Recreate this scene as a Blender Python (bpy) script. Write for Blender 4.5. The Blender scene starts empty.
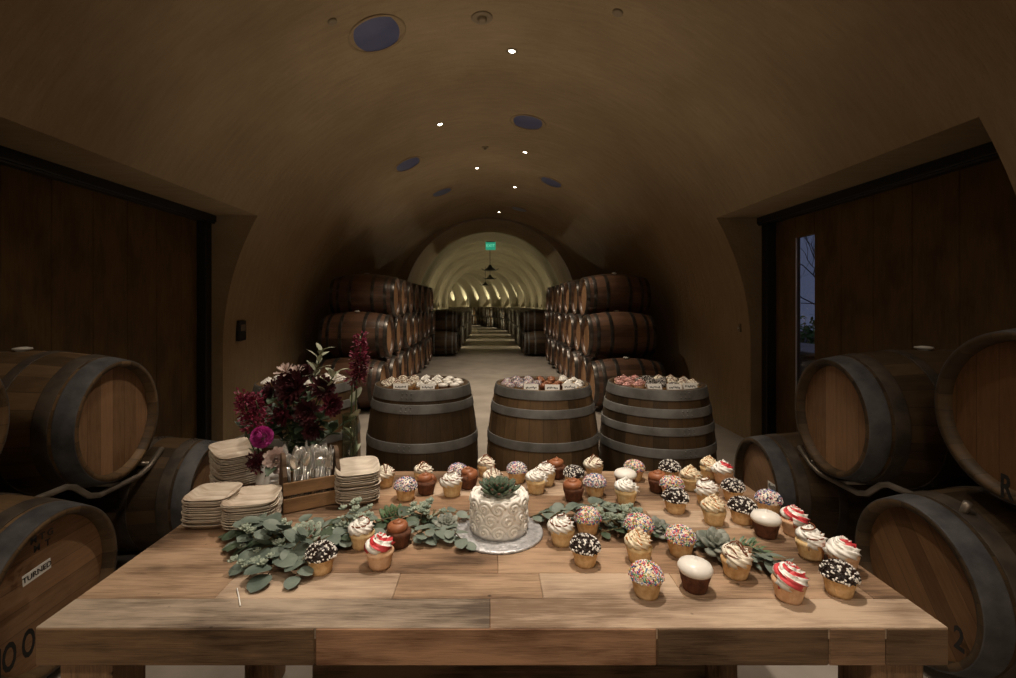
import bpy, bmesh, math, random
from mathutils import Matrix, Vector, Euler
random.seed(7)
PI = math.pi
SC = bpy.context.scene
COL = SC.collection
I4 = Matrix.Identity(4)
# ------------------------------------------------------------------ camera model
F, CX, CY, H = 480.0, 490.0, 305.0, 1.44
S = F/540
def W(px, py, y):                       # point of the place seen at a pixel, y metres ahead
    return Vector(((px-CX)/F*y, y, H-(py-CY)/F*y))
TZ = 0.78
def T(px, py, z=TZ):                    # point on the table top (or plane z)
    y = (H-z)*F/(py-CY)
    return Vector(((px-CX)/F*y, y, z))
# ------------------------------------------------------------------ mesh helpers
def xf(M, v): return M @ Vector(v)
def lathe(bm, prof, n=32, M=I4, mi=0, smooth=True, mod=None):
    rings = []
    for k, (r, z) in enumerate(prof):
        if r < 1e-6:
            rings.append([bm.verts.new(xf(M, (0, 0, z)))])
        else:
            rg = []
            for i in range(n):
                a = 2*PI*i/n
                rr = r*(mod(a, k) if mod else 1)
                rg.append(bm.verts.new(xf(M, (rr*math.cos(a), rr*math.sin(a), z))))
            rings.append(rg)
    for A, B in zip(rings, rings[1:]):
        for i in range(n):
            j = (i+1) % n
            if len(A) == 1 and len(B) == 1: continue
            if len(A) == 1: vs = [A[0], B[j], B[i]]
            elif len(B) == 1: vs = [A[i], A[j], B[0]]
            else: vs = [A[i], A[j], B[j], B[i]]
            f = bm.faces.new(vs); f.material_index = mi; f.smooth = smooth
def tube(bm, pts, rad, n=8, mi=0, caps=True, lobes=0, amp=.18, twist=0, altmi=None, smooth=True):
    pts = [Vector(p) for p in pts]
    N = len(pts); rings = []
    up = Vector((0, 0, 1)); prev = None
    for k, p in enumerate(pts):
        t = (pts[min(k+1, N-1)]-pts[max(k-1, 0)])
        if t.length < 1e-9: t = Vector((0, 0, 1))
        t.normalize()
        if prev is None:
            u = t.cross(up)
            if u.length < 1e-3: u = t.cross(Vector((1, 0, 0)))
        else:
            u = prev-t*prev.dot(t)
            if u.length < 1e-6: u = t.orthogonal()
        u.normalize(); prev = u; v = t.cross(u)
        r = rad[k] if isinstance(rad, (list, tuple)) else rad
        rg = []
        for i in range(n):
            a = 2*PI*i/n+twist*k
            rr = r*(1+amp*math.cos(lobes*2*PI*i/n)) if lobes else r
            rg.append(bm.verts.new(p+(u*math.cos(a)+v*math.sin(a))*rr))
        rings.append(rg)
    for A, B in zip(rings, rings[1:]):
        for i in range(n):
            j = (i+1) % n
            f = bm.faces.new([A[i], A[j], B[j], B[i]]); f.smooth = smooth
            f.material_index = mi if altmi is None else altmi(i)
    if caps:
        for rg in (rings[0][::-1], rings[-1]):
            f = bm.faces.new(rg); f.material_index = mi; f.smooth = smooth
def box(bm, c, s, M=I4, mi=0, bev=0.0):
    c = Vector(c); hx, hy, hz = s[0]/2, s[1]/2, s[2]/2
    if bev <= 0:
        v = [bm.verts.new(M @ (c+Vector((x*hx, y*hy, z*hz)))) for x in (-1, 1) for y in (-1, 1) for z in (-1, 1)]
        for q in ((0, 1, 3, 2), (4, 6, 7, 5), (0, 4, 5, 1), (2, 3, 7, 6), (0, 2, 6, 4), (1, 5, 7, 3)):
            f = bm.faces.new([v[i] for i in q]); f.material_index = mi
        return
    b = min(bev, hx*.8, hy*.8, hz*.8)
    pts = []
    for x in (-1, 1):
        for y in (-1, 1):
            for z in (-1, 1):
                pts += [(x*(hx-b), y*(hy-b), z*hz), (x*(hx-b), y*hy, z*(hz-b)), (x*hx, y*(hy-b), z*(hz-b))]
    vs = [bm.verts.new(M @ (c+Vector(p))) for p in pts]
    r = bmesh.ops.convex_hull(bm, input=vs)
    for g in r['geom']:
        if isinstance(g, bmesh.types.BMFace): g.material_index = mi
def blob(bm, c, r, M=I4, mi=0, seg=10, ring=6, jit=0):
    prof = [(math.sin(PI*k/ring)*r[0], -math.cos(PI*k/ring)*r[2]) for k in range(ring+1)]
    prof[0] = (0, prof[0][1]); prof[-1] = (0, prof[-1][1])
    mod = (lambda a, k: 1+jit*math.sin(3*a+k*1.7)) if jit else None
    lathe(bm, prof, seg, M @ Matrix.Translation(c) @ Matrix.Diagonal((1, r[1]/r[0], 1, 1)), mi, True, mod)
def leaf(bm, M, L, Wd, curl=0.3, cup=.15, kind='oval', mi=0, nl=6, nw=4):
    """thin leaf along local +x, blade facing +z"""
    rows = []
    for i in range(nl+1):
        t = i/nl
        if kind == 'oval': w = math.sin(PI*min(1, t*.97+.015))**.75
        elif kind == 'round': w = math.sqrt(max(0, 1-(2*t-1)**2))*1.0+.03
        elif kind == 'petal': w = (t**.6)*(1-max(0, t-.75)/.25*.75)+.15
        else: w = math.sin(PI*t**.8)**.9
        w = max(w, .04)*Wd/2
        ang = curl*t
        x = L*(math.sin(ang)/curl if abs(curl) > 1e-3 else t) if True else 0
        z = -L*((1-math.cos(ang))/curl if abs(curl) > 1e-3 else 0)
        row = []
        for j in range(nw+1):
            s = 2*j/nw-1
            row.append(bm.verts.new(xf(M, (x, s*w, z+cup*abs(s)**1.5*w))))
        rows.append(row)
    for A, B in zip(rows, rows[1:]):
        for j in range(nw):
            f = bm.faces.new([A[j], B[j], B[j+1], A[j+1]]); f.smooth = True; f.material_index = mi
def fleshy(bm, M, L, Wd, Th, curl=-.4, mi=0, tipmi=None):
    """thick succulent leaf along +x"""
    n = 8; rings = []
    prof = [(0, .25), (.2, .55), (.45, .85), (.68, 1.0), (.85, .75), (.95, .35)]
    for t, w in prof:
        ang = curl*t
        x = L*(math.sin(ang)/curl); z = -L*((1-math.cos(ang))/curl)
        rings.append([bm.verts.new(xf(M, (x, math.cos(2*PI*i/n)*w*Wd/2, z+math.sin(2*PI*i/n)*Th/2*(.6+.4*w)))) for i in range(n)])
    tip = bm.verts.new(xf(M, (L*math.sin(curl)/curl, 0, -L*(1-math.cos(curl))/curl)))
    for k, (A, B) in enumerate(zip(rings, rings[1:])):
        for i in range(n):
            f = bm.faces.new([A[i], B[i], B[(i+1) % n], A[(i+1) % n]]); f.smooth = True; f.material_index = mi
    for i in range(n):
        f = bm.faces.new([rings[-1][i], tip, rings[-1][(i+1) % n]]); f.smooth = True; f.material_index = mi if tipmi is None else tipmi
def mesh(name, bm, mats):
    bmesh.ops.recalc_face_normals(bm, faces=bm.faces[:]) if len(bm.faces) < 40000 else None
    me = bpy.data.meshes.new(name); bm.to_mesh(me); bm.free()
    for m in (mats if isinstance(mats, (list, tuple)) else [mats]): me.materials.append(m)
    return me
def obj(name, bm, mats, parent=None, M=None, flip=False):
    o = bpy.data.objects.new(name, mesh(name, bm, mats) if isinstance(bm, bmesh.types.BMesh) else bm)
    COL.objects.link(o)
    if parent: o.parent = parent
    if M is not None: o.matrix_local = M
    return o
def tag(o, label=None, cat=None, group=None, kind=None):
    if label: o['label'] = label
    if cat: o['category'] = cat
    if group: o['group'] = group
    if kind: o['kind'] = kind
    return o
def thing(name, label, cat, M=None, group=None):
    o = bpy.data.objects.new(name, None); COL.objects.link(o); o.empty_display_size = .05
    if M is not None:
        o.matrix_world = M if isinstance(M, Matrix) else Matrix.Translation(M)
    return tag(o, label, cat, group)
def dup(root, M, label=None, group=None, skip=()):
    r = root.copy(); COL.objects.link(r); r.matrix_world = M
    if label: r['label'] = label
    if group: r['group'] = group
    elif 'group' in r.keys() and group == '': del r['group']
    for ch in root.children:
        if ch.name.split('.')[0] in skip: continue
        c = ch.copy(); COL.objects.link(c); c.parent = r
        for g in ch.children:
            d = g.copy(); COL.objects.link(d); d.parent = c
    return r
def struct(name, bm, mats):
    return tag(obj(name, bm, mats), kind='structure')
def TR(x, y, z): return Matrix.Translation((x, y, z))
def RZ(a): return Matrix.Rotation(a, 4, 'Z')
def RX(a): return Matrix.Rotation(a, 4, 'X')
def RY(a): return Matrix.Rotation(a, 4, 'Y')
def text(name, s, size, m, parent, Mworld, bold=0.0):
    cu = bpy.data.curves.new(name, 'FONT'); cu.body = s; cu.size = size; cu.extrude = .0006
    cu.align_x = 'CENTER'; cu.align_y = 'CENTER'; cu.resolution_u = 3
    cu.offset = bold
    q = bpy.data.objects.new(name, cu); COL.objects.link(q); bpy.context.view_layer.update()
    me = bpy.data.meshes.new_from_object(q.evaluated_get(bpy.context.evaluated_depsgraph_get()))
    bpy.data.objects.remove(q); bpy.data.curves.remove(cu); me.materials.clear(); me.materials.append(m)
    o = bpy.data.objects.new(name, me); COL.objects.link(o); o.parent = parent
    o.matrix_local = parent.matrix_world.inverted() @ Mworld if parent else Mworld
    return o
# ------------------------------------------------------------------ materials
def srgb(r, g, b):
    f = lambda c: (c/255/12.92) if c/255 <= .04045 else ((c/255+.055)/1.055)**2.4
    return (f(r), f(g), f(b), 1)
class NT:
    def __init__(s, name):
        s.m = bpy.data.materials.new(name); s.m.use_nodes = True
        s.t = s.m.node_tree; s.b = s.t.nodes['Principled BSDF']
    def n(s, typ, **kw):
        nd = s.t.nodes.new(typ)
        for k, v in kw.items(): setattr(nd, k, v)
        return nd
    def l(s, a, b): s.t.links.new(a, b)
    def math(s, op, a, b=None):
        nd = s.n('ShaderNodeMath', operation=op)
        for i, v in enumerate((a, b)):
            if v is None: continue
            if isinstance(v, (int, float)): nd.inputs[i].default_value = v
            else: s.l(v, nd.inputs[i])
        return nd.outputs[0]
    def ramp(s, fac, stops):
        nd = s.n('ShaderNodeValToRGB'); e = nd.color_ramp.elements
        while len(e) < len(stops): e.new(.5)
        for el, (p, c) in zip(e, stops): el.position = p; el.color = c
        s.l(fac, nd.inputs[0]); return nd.outputs[0]
    def coord(s, scale=(1, 1, 1), rot=(0, 0, 0)):
        tc = s.n('ShaderNodeTexCoord'); mp = s.n('ShaderNodeMapping')
        mp.inputs['Scale'].default_value = scale; mp.inputs['Rotation'].default_value = rot
        s.l(tc.outputs['Object'], mp.inputs[0]); return mp.outputs[0]
    def noise(s, vec, scale, detail=4, rough=.55, dist=0):
        nd = s.n('ShaderNodeTexNoise'); nd.inputs['Scale'].default_value = scale
        nd.inputs['Detail'].default_value = detail; nd.inputs['Roughness'].default_value = rough
        nd.inputs['Distortion'].default_value = dist
        if vec is not None: s.l(vec, nd.inputs['Vector'])
        return nd.outputs['Fac']
    def mix(s, fac, a, b, typ='MIX'):
        nd = s.n('ShaderNodeMix', data_type='RGBA', blend_type=typ)
        for sock, v in ((nd.inputs[0], fac), (nd.inputs[6], a), (nd.inputs[7], b)):
            if isinstance(v, (int, float)): sock.default_value = v
            elif isinstance(v, tuple): sock.default_value = v
            else: s.l(v, sock)
        return nd.outputs[2]
    def bump(s, h, strength=.3, dist=.01):
        nd = s.n('ShaderNodeBump'); nd.inputs['Strength'].default_value = strength
        nd.inputs['Distance'].default_value = dist
        s.l(h, nd.inputs['Height']); s.l(nd.outputs[0], s.b.inputs['Normal'])
    def set(s, rough=.6, metal=0, spec=.4):
        s.b.inputs['Roughness'].default_value = rough; s.b.inputs['Metallic'].default_value = metal
        s.b.inputs['Specular IOR Level'].default_value = spec
    def base(s, c):
        if isinstance(c, tuple): s.b.inputs['Base Color'].default_value = c
        else: s.l(c, s.b.inputs['Base Color'])
def simple(name, a, b=None, scale=20, rough=.6, metal=0, bump=0, bd=.002, stretch=(1, 1, 1), spec=.4, detail=4, lo=.35, hi=.65):
    t = NT(name); t.set(rough, metal, spec)
    v = t.coord(stretch); f = t.noise(v, scale, detail)
    t.base(t.ramp(f, [(lo, a), (hi, b or a)]))
    if bump: t.bump(f, bump, bd)
    return t.m
def wood_stave(name, dark, light, N=26, rough=.55, seam=.4, spec=.3):
    t = NT(name); t.set(rough, 0, spec)
    tc = t.n('ShaderNodeTexCoord'); sx = t.n('ShaderNodeSeparateXYZ'); t.l(tc.outputs['Object'], sx.inputs[0])
    ang = t.math('MULTIPLY', t.math('ARCTAN2', sx.outputs[1], sx.outputs[0]), N/(2*PI))
    inf = t.n('ShaderNodeObjectInfo')
    idx = t.math('ADD', t.math('FLOOR', ang), t.math('MULTIPLY', inf.outputs['Random'], 97))
    wn = t.n('ShaderNodeTexWhiteNoise', noise_dimensions='1D'); t.l(idx, wn.inputs['W'])
    vec = t.coord((6, 6, .8)); g = t.noise(vec, 6, 6, .65)
    big = t.noise(t.coord((1, 1, 1)), 3.5, 3)
    fac = t.math('ADD', t.math('MULTIPLY', wn.outputs[0], .45), t.math('MULTIPLY', g, .55))
    fac = t.math('ADD', fac, t.math('MULTIPLY', t.math('SUBTRACT', big, .5), .6))
    c = t.ramp(fac, [(.2, dark), (.8, light)])
    fr = t.math('ABSOLUTE', t.math('SUBTRACT', t.math('FRACT', ang), .5))
    sm = t.math('GREATER_THAN', fr, .478)
    c = t.mix(t.math('MULTIPLY', sm, seam), c, tuple(x*.25 for x in dark[:3])+(1,))
    t.base(c); t.bump(t.math('SUBTRACT', g, sm), .25, .003)
    return t.m
def wood_head(name, dark, light, pw=.083, rough=.6):
    t = NT(name); t.set(rough, 0, .25)
    tc = t.n('ShaderNodeTexCoord'); sx = t.n('ShaderNodeSeparateXYZ'); t.l(tc.outputs['Object'], sx.inputs[0])
    u = t.math('DIVIDE', sx.outputs[1], pw)
    inf = t.n('ShaderNodeObjectInfo')
    idx = t.math('ADD', t.math('FLOOR', u), t.math('MULTIPLY', inf.outputs['Random'], 31))
    wn = t.n('ShaderNodeTexWhiteNoise', noise_dimensions='1D'); t.l(idx, wn.inputs['W'])
    g = t.noise(t.coord((1.2, 9, 9)), 7, 7, .65, .4)
    big = t.noise(t.coord((1, 1, 1)), 5, 3)
    fac = t.math('ADD', t.math('MULTIPLY', wn.outputs[0], .35), t.math('MULTIPLY', g, .65))
    fac = t.math('ADD', fac, t.math('MULTIPLY', t.math('SUBTRACT', big, .5), .5))
    c = t.ramp(fac, [(.2, dark), (.8, light)])
    fr = t.math('ABSOLUTE', t.math('SUBTRACT', t.math('FRACT', u), .5))
    sm = t.math('GREATER_THAN', fr, .486)
    c = t.mix(t.math('MULTIPLY', sm, .6), c, tuple(x*.3 for x in dark[:3])+(1,))
    t.base(c); t.bump(g, .15, .002)
    return t.m
def wood_plank(name, dark, light, rough=.65, knots=True, sx=.9, white=0):
    t = NT(name); t.set(rough, 0, .25)
    g = t.noise(t.coord((sx, 9, 9)), 6, 8, .7, .5)
    fine = t.noise(t.coord((2, 60, 60)), 6, 4, .7)
    big = t.noise(t.coord((1, 2.2, 2.2)), 3.0, 3)
    fac = t.math('ADD', t.math('MULTIPLY', g, .55), t.math('MULTIPLY', fine, .42))
    fac = t.math('ADD', fac, t.math('MULTIPLY', t.math('SUBTRACT', big, .46), 1.0))
    c = t.ramp(fac, [(.34, dark), (.64, light)])
    if knots:
        vo = t.n('ShaderNodeTexVoronoi'); vo.inputs['Scale'].default_value = 3.2
        t.l(t.coord((1.0, 2.0, 2.0)), vo.inputs['Vector'])
        k = t.ramp(vo.outputs['Distance'], [(.03, (1, 1, 1, 1)), (.13, (0, 0, 0, 1))])
        c = t.mix(t.math('MULTIPLY', k, .7), c, tuple(x*.3 for x in dark[:3])+(1,))
        vo2 = t.n('ShaderNodeTexVoronoi'); vo2.inputs['Scale'].default_value = 11
        t.l(t.coord((1.0, 1, 1)), vo2.inputs['Vector'])
        k2 = t.ramp(vo2.outputs['Distance'], [(.025, (1, 1, 1, 1)), (.065, (0, 0, 0, 1))])
        c = t.mix(t.math('MULTIPLY', k2, .8), c, tuple(x*.2 for x in dark[:3])+(1,))
    t.base(c); t.bump(t.math('ADD', g, t.math('MULTIPLY', fine, .6)), .35, .004)
    return t.m
def glass(name, col=(1, 1, 1, 1), rough=.02, tint=.92):
    t = NT(name)
    tr = t.n('ShaderNodeBsdfTransparent'); tr.inputs[0].default_value = (tint*col[0], tint*col[1], tint*col[2], 1)
    gl = t.n('ShaderNodeBsdfGlossy'); gl.inputs['Roughness'].default_value = rough
    lw = t.n('ShaderNodeLayerWeight')
    mx = t.n('ShaderNodeMixShader'); t.l(t.math('ADD', t.math('MULTIPLY', t.math('POWER', lw.outputs['Facing'], 3), .6), .03), mx.inputs[0])
    t.l(tr.outputs[0], mx.inputs[1]); t.l(gl.outputs[0], mx.inputs[2])
    t.l(mx.outputs[0], t.t.nodes['Material Output'].inputs['Surface'])
    return t.m
def emit(name, col, st):
    t = NT(name); t.set(.5); t.base(col)
    t.b.inputs['Emission Color'].default_value = col; t.b.inputs['Emission Strength'].default_value = st
    return t.m
MT = {}
def stucco(name, a, b, stretch):
    t = NT(name); t.set(.85, 0, .15)
    n1 = t.noise(t.coord((1, 1, 1)), 1.1, 5, .6); n2 = t.noise(t.coord(stretch), 4, 6, .65, .3)
    n3 = t.noise(t.coord((1, 1, 1)), 40, 3)
    f = t.math('ADD', t.math('MULTIPLY', n1, .6), t.math('MULTIPLY', n2, .4))
    t.base(t.ramp(f, [(.3, a), (.7, b)]))
    t.bump(t.math('ADD', n2, t.math('MULTIPLY', n3, .35)), .7, .025)
    return t.m
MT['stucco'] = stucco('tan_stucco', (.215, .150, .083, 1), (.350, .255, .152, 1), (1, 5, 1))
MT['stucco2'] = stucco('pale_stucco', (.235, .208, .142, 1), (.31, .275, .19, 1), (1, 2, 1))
MT['concrete'] = simple('polished_concrete', (.24, .208, .178, 1), (.34, .298, .258, 1), 2.5, .45, bump=.05, detail=8)
MT['ground'] = simple('garden_ground', (.05, .05, .045, 1), (.09, .085, .07, 1), 6, .9)
MT['door'] = wood_plank('dark_door_wood', (.062, .034, .012, 1), (.115, .066, .024, 1), .5, False)
MT['black'] = simple('black_metal', (.012, .012, .012, 1), None, 8, .4)
MT['stave'] = wood_stave('dark_barrel_oak', (.027, .017, .008, 1), (.105, .064, .031, 1))
MT['stave_warm'] = wood_stave('warm_barrel_oak', (.050, .030, .014, 1), (.190, .115, .055, 1))
MT['stave_red'] = wood_stave('wine_stained_oak', (.050, .025, .015, 1), (.165, .086, .052, 1), rough=.36, spec=.5)
MT['head'] = wood_head('barrel_head_oak', (.165, .087, .042, 1), (.37, .212, .113, 1))
MT['head_dark'] = wood_head('aged_barrel_head_oak', (.080, .038, .016, 1), (.19, .098, .042, 1))
MT['hoop'] = simple('galvanised_hoop', (.115, .113, .104, 1), (.235, .230, .216, 1), 7, .6, .25, .1, detail=7)
MT['hoop_rust'] = simple('dull_hoop', (.050, .049, .052, 1), (.120, .117, .120, 1), 9, .6, .25, .1, detail=7)
MT['hoop_brown'] = simple('rusted_hoop', (.035, .027, .020, 1), (.085, .064, .046, 1), 9, .65, .2, .1, detail=7)
MT['hoop_row'] = simple('dark_steel_hoop', (.045, .040, .036, 1), (.105, .095, .086, 1), 9, .33, .7, .1, detail=7)
MT['bung'] = simple('silicone_bung', (.5, .48, .43, 1), None, 8, .5)
MT['ink'] = simple('black_stencil_ink', (.010, .008, .007, 1), None, 8, .7)
MT['paper'] = simple('white_paper', (.82, .80, .75, 1), (.88, .86, .81, 1), 12, .8)
MT['steel'] = simple('rack_steel', (.20, .17, .135, 1), (.32, .27, .22, 1), 10, .4, .7)
MT['disc'] = simple('blue_grey_diffuser', (.060, .070, .155, 1), (.085, .095, .185, 1), 3, .35)
MT['ivoryp'] = simple('ivory_plastic', (.20, .15, .09, 1), None, 5, .6)
MT['lamp'] = emit('lit_downlight', (1, .9, .72, 1), 30)
MT['exit'] = emit('green_exit_face', (.03, .42, .25, 1), .55)
MT['exit_text'] = emit('exit_letters', (.25, .8, .55, 1), .7)
MT['pane'] = glass('window_glass')
MT['vglass'] = glass('vase_glass', (.88, .95, .88, 1), .05, .84)
MT['plastic'] = NT('clear_cutlery').m
_t = MT['plastic'].node_tree.nodes['Principled BSDF']
_t.inputs['Base Color'].default_value = (.78, .77, .74, 1); _t.inputs['Roughness'].default_value = .18; _t.inputs['Metallic'].default_value = .75
P = [wood_plank('grey_weathered_plank', (.090, .064, .045, 1), (.40, .315, .235, 1)),
     wood_plank('pale_pine_plank', (.190, .125, .080, 1), (.52, .390, .280, 1)),
     wood_plank('honey_pine_plank', (.135, .080, .046, 1), (.43, .290, .185, 1)),
     wood_plank('brown_plank', (.075, .043, .024, 1), (.33, .205, .122, 1)),
     wood_plank('red_edge_plank', (.135, .064, .033, 1), (.44, .255, .150, 1), knots=True),
     wood_plank('dark_edge_plank', (.040, .025, .014, 1), (.19, .118, .068, 1), knots=True),
     wood_plank('olive_edge_plank', (.060, .036, .019, 1), (.22, .135, .074, 1), knots=False)]
MT['caddy'] = wood_plank('caddy_wood', (.15, .082, .038, 1), (.30, .175, .085, 1), knots=False, sx=2)
MT['caddy_dark'] = wood_plank('caddy_end_wood', (.055, .032, .018, 1), (.14, .085, .047, 1), knots=False, sx=2)
MT['plate'] = simple('palm_leaf_plate', (.48, .40, .31, 1), (.70, .63, .53, 1), 9, .7, bump=.1, stretch=(1, 5, 1), detail=6)
MT['plate_b'] = simple('streaked_palm_plate', (.38, .29, .21, 1), (.66, .58, .48, 1), 7, .7, bump=.1, stretch=(1, 6, 1), detail=7)
MT['cake_gold'] = simple('golden_cake', (.58, .34, .14, 1), (.80, .58, .32, 1), 60, .8, bump=.25, bd=.001)
MT['cake_pale'] = simple('pale_cake', (.66, .44, .20, 1), (.83, .64, .36, 1), 60, .8, bump=.25, bd=.001)
MT['cake_pink'] = simple('rosy_cake', (.70, .42, .24, 1), (.84, .58, .38, 1), 60, .8, bump=.25, bd=.001)
MT['cake_choc'] = simple('chocolate_cake', (.075, .026, .012, 1), (.15, .058, .028, 1), 70, .8, bump=.3, bd=.001)
MT['cream'] = simple('cream_frosting', (.82, .75, .62, 1), (.88, .82, .70, 1), 30, .5)
MT['cream2'] = simple('white_frosting', (.88, .85, .79, 1), (.92, .90, .85, 1), 30, .5)
MT['vanilla'] = simple('vanilla_frosting', (.80, .68, .48, 1), (.86, .75, .56, 1), 30, .5)
MT['fond'] = simple('glossy_white_icing', (.86, .83, .77, 1), None, 8, .3)
MT['choc'] = simple('chocolate_frosting', (.26, .092, .040, 1), (.35, .135, .062, 1), 30, .4)
MT['red'] = simple('red_frosting', (.62, .045, .055, 1), (.75, .10, .11, 1), 40, .45)
MT['pink'] = simple('pink_frosting', (.74, .36, .33, 1), (.82, .52, .48, 1), 40, .5)
MT['driz'] = simple('brown_drizzle', (.15, .045, .018, 1), (.22, .075, .03, 1), 30, .25)
MT['caramel'] = simple('caramel_drizzle', (.50, .19, .045, 1), None, 30, .25)
for nm, c in dict(s_red=(.62, .06, .06), s_blue=(.07, .16, .45), s_yel=(.75, .55, .14), s_grn=(.12, .38, .16), s_wht=(.88, .85, .8), s_pnk=(.78, .28, .36), s_blk=(.022, .012, .009), s_navy=(.05, .07, .15)).items():
    MT[nm] = simple('sprinkle_'+nm[2:], c+(1,), None, 8, .35)
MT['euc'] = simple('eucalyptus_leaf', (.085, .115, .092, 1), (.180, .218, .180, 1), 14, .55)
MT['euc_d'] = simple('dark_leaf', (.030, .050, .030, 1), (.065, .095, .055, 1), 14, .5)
MT['sage'] = simple('sage_succulent', (.20, .25, .195, 1), (.37, .42, .335, 1), 25, .5)
MT['green'] = simple('green_succulent', (.055, .105, .050, 1), (.15, .225, .115, 1), 25, .45)
MT['grey_suc'] = simple('grey_succulent', (.15, .17, .145, 1), (.28, .29, .245, 1), 25, .5)
MT['deep_green'] = simple('deep_green_succulent', (.045, .075, .045, 1), (.12, .165, .105, 1), 25, .5)
MT['tip'] = simple('succulent_tip', (.13, .055, .035, 1), None, 8, .5)
MT['stem'] = simple('brown_stem', (.10, .075, .035, 1), (.16, .13, .06, 1), 20, .7)
MT['gstem'] = simple('green_stem', (.045, .07, .025, 1), (.09, .12, .05, 1), 20, .6)
MT['board'] = simple('silver_foil_board', (.42, .43, .45, 1), (.74, .74, .76, 1), 70, .38, .55, .9, .004)
MT['burg'] = simple('burgundy_petal', (.045, .006, .012, 1), (.15, .020, .035, 1), 30, .55)
MT['dburg'] = simple('dark_burgundy_petal', (.030, .007, .009, 1), (.085, .020, .024, 1), 30, .55)
MT['wine'] = simple('wine_red_petal', (.11, .008, .026, 1), (.25, .028, .066, 1), 30, .55)
MT['mag'] = simple('magenta_petal', (.42, .035, .25, 1), (.62, .085, .40, 1), 30, .5)
MT['blush'] = simple('blush_petal', (.52, .40, .36, 1), (.68, .55, .50, 1), 20, .6)
MT['hipleaf'] = simple('pale_bud', (.30, .32, .22, 1), (.44, .46, .34, 1), 20, .6)
MT['ceramic'] = simple('white_vase', (.62, .60, .56, 1), None, 8, .3)
MT['water'] = glass('vase_water', (.55, .6, .45, 1), .05, .8)
MT['napkin'] = simple('white_napkin', (.72, .70, .66, 1), (.78, .76, .72, 1), 15, .85)
MT['shrub'] = simple('garden_leaf', (.06, .15, .03, 1), (.16, .30, .06, 1), 15, .6)
MT['bark'] = simple('dark_bark', (.03, .026, .02, 1), None, 15, .8)
MT['whitep'] = simple('white_paint', (.75, .75, .78, 1), None, 8, .5)
MT['alum'] = simple('pale_aluminium', (.55, .53, .50, 1), None, 8, .35, .8)
# ------------------------------------------------------------------ the setting
R0, ZC = 2.75, 1.0
YN, YE = -4.0, 14.3*S
ZD = 2.36
AD = math.asin((ZD-ZC)/R0)
def wallpts(side, n1=4, n2=10):
    p = [(side*R0, ZC*i/n1) for i in range(n1+1)]
    p += [(side*R0*math.cos(AD*i/n2), ZC+R0*math.sin(AD*i/n2)) for i in range(1, n2+1)]
    return p
def steps(a, b, s):
    n = max(1, round((b-a)/s)); return [a+(b-a)*i/n for i in range(n+1)]
DOORS = {-1: (2.5*S, 5.56*S), 1: (2.64*S, 5.70*S)}
XR = 3.06
for side, nm in ((-1, 'wall_left'), (1, 'wall_right')):
    bm = bmesh.new(); pts = wallpts(side); d0, d1 = DOORS[side]
    for a, b in ((YN, d0), (d1, YE)):
        ys = steps(a, b, .5)
        g = [[bm.verts.new((x, y, z)) for x, z in pts] for y in ys]
        for A, B in zip(g, g[1:]):
            for i in range(len(pts)-1):
                f = bm.faces.new([A[i], B[i], B[i+1], A[i+1]]); f.smooth = True
    for y in (d0, d1):
        q = [bm.verts.new((x, y, z)) for x, z in pts]; r = [bm.verts.new((side*XR, y, z)) for x, z in pts]
        for i in range(len(pts)-1): bm.faces.new([q[i], r[i], r[i+1], q[i+1]])
    xs = pts[-1][0]
    bm.faces.new([bm.verts.new(v) for v in ((xs, d0, ZD), (xs, d1, ZD), (side*XR, d1, ZD), (side*XR, d0, ZD))])
    bm.faces.new([bm.verts.new(v) for v in ((side*XR, YN, ZD), (side*XR, YN, 0), (side*XR, d0, 0), (side*XR, d0, ZD))])
    bm.faces.new([bm.verts.new(v) for v in ((side*XR, d1, ZD), (side*XR, d1, 0), (side*XR, YE, 0), (side*XR, YE, ZD))])
    struct(nm, bm, MT['stucco'])
bm = bmesh.new(); g = []
for y in steps(YN, YE, .4):
    g.append([bm.verts.new((R0*math.cos(a), y, ZC+R0*math.sin(a))) for a in steps(AD, PI-AD, .05)])
for A, B in zip(g, g[1:]):
    for i in range(len(A)-1):
        f = bm.faces.new([A[i], A[i+1], B[i+1], B[i]]); f.smooth = True
struct('ceiling', bm, MT['stucco'])
# wall at the end of the near vault with the arch into the next tunnel
R1, Z1 = 2.28, 1.44
def archpt(k, n):      # k 0..n along right foot -> crown -> left foot
    t = k/n
    if t < .15: return (R1, Z1*t/.15)
    if t > .85: return (-R1, Z1*(1-t)/.15)
    a = PI*(t-.15)/.7; return (R1*math.cos(a), Z1+R1*math.sin(a))
def nearpt(k, n):
    t = k/n
    if t < .15: return (R0, ZC*t/.15)
    if t > .85: return (-R0, ZC*(1-t)/.15)
    a = PI*(t-.15)/.7; return (R0*math.cos(a), ZC+R0*math.sin(a))
NA = 80
bm = bmesh.new()
A = [bm.verts.new((nearpt(k, NA)[0], YE, nearpt(k, NA)[1])) for k in range(NA+1)]
B = [bm.verts.new((archpt(k, NA)[0], YE, archpt(k, NA)[1])) for k in range(NA+1)]
for i in range(NA): bm.faces.new([A[i], A[i+1], B[i+1], B[i]])
struct('wall_end', bm, MT['stucco'])
bm = bmesh.new()
c = bm.verts.new((0, YN, 1))
A = [bm.verts.new((nearpt(k, NA)[0], YN, nearpt(k, NA)[1])) for k in range(NA+1)]
for i in range(NA): bm.faces.new([A[i], A[i+1], c])
bm.faces.new([A[NA], A[0], c])
struct('wall_back', bm, MT['stucco'])
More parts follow.
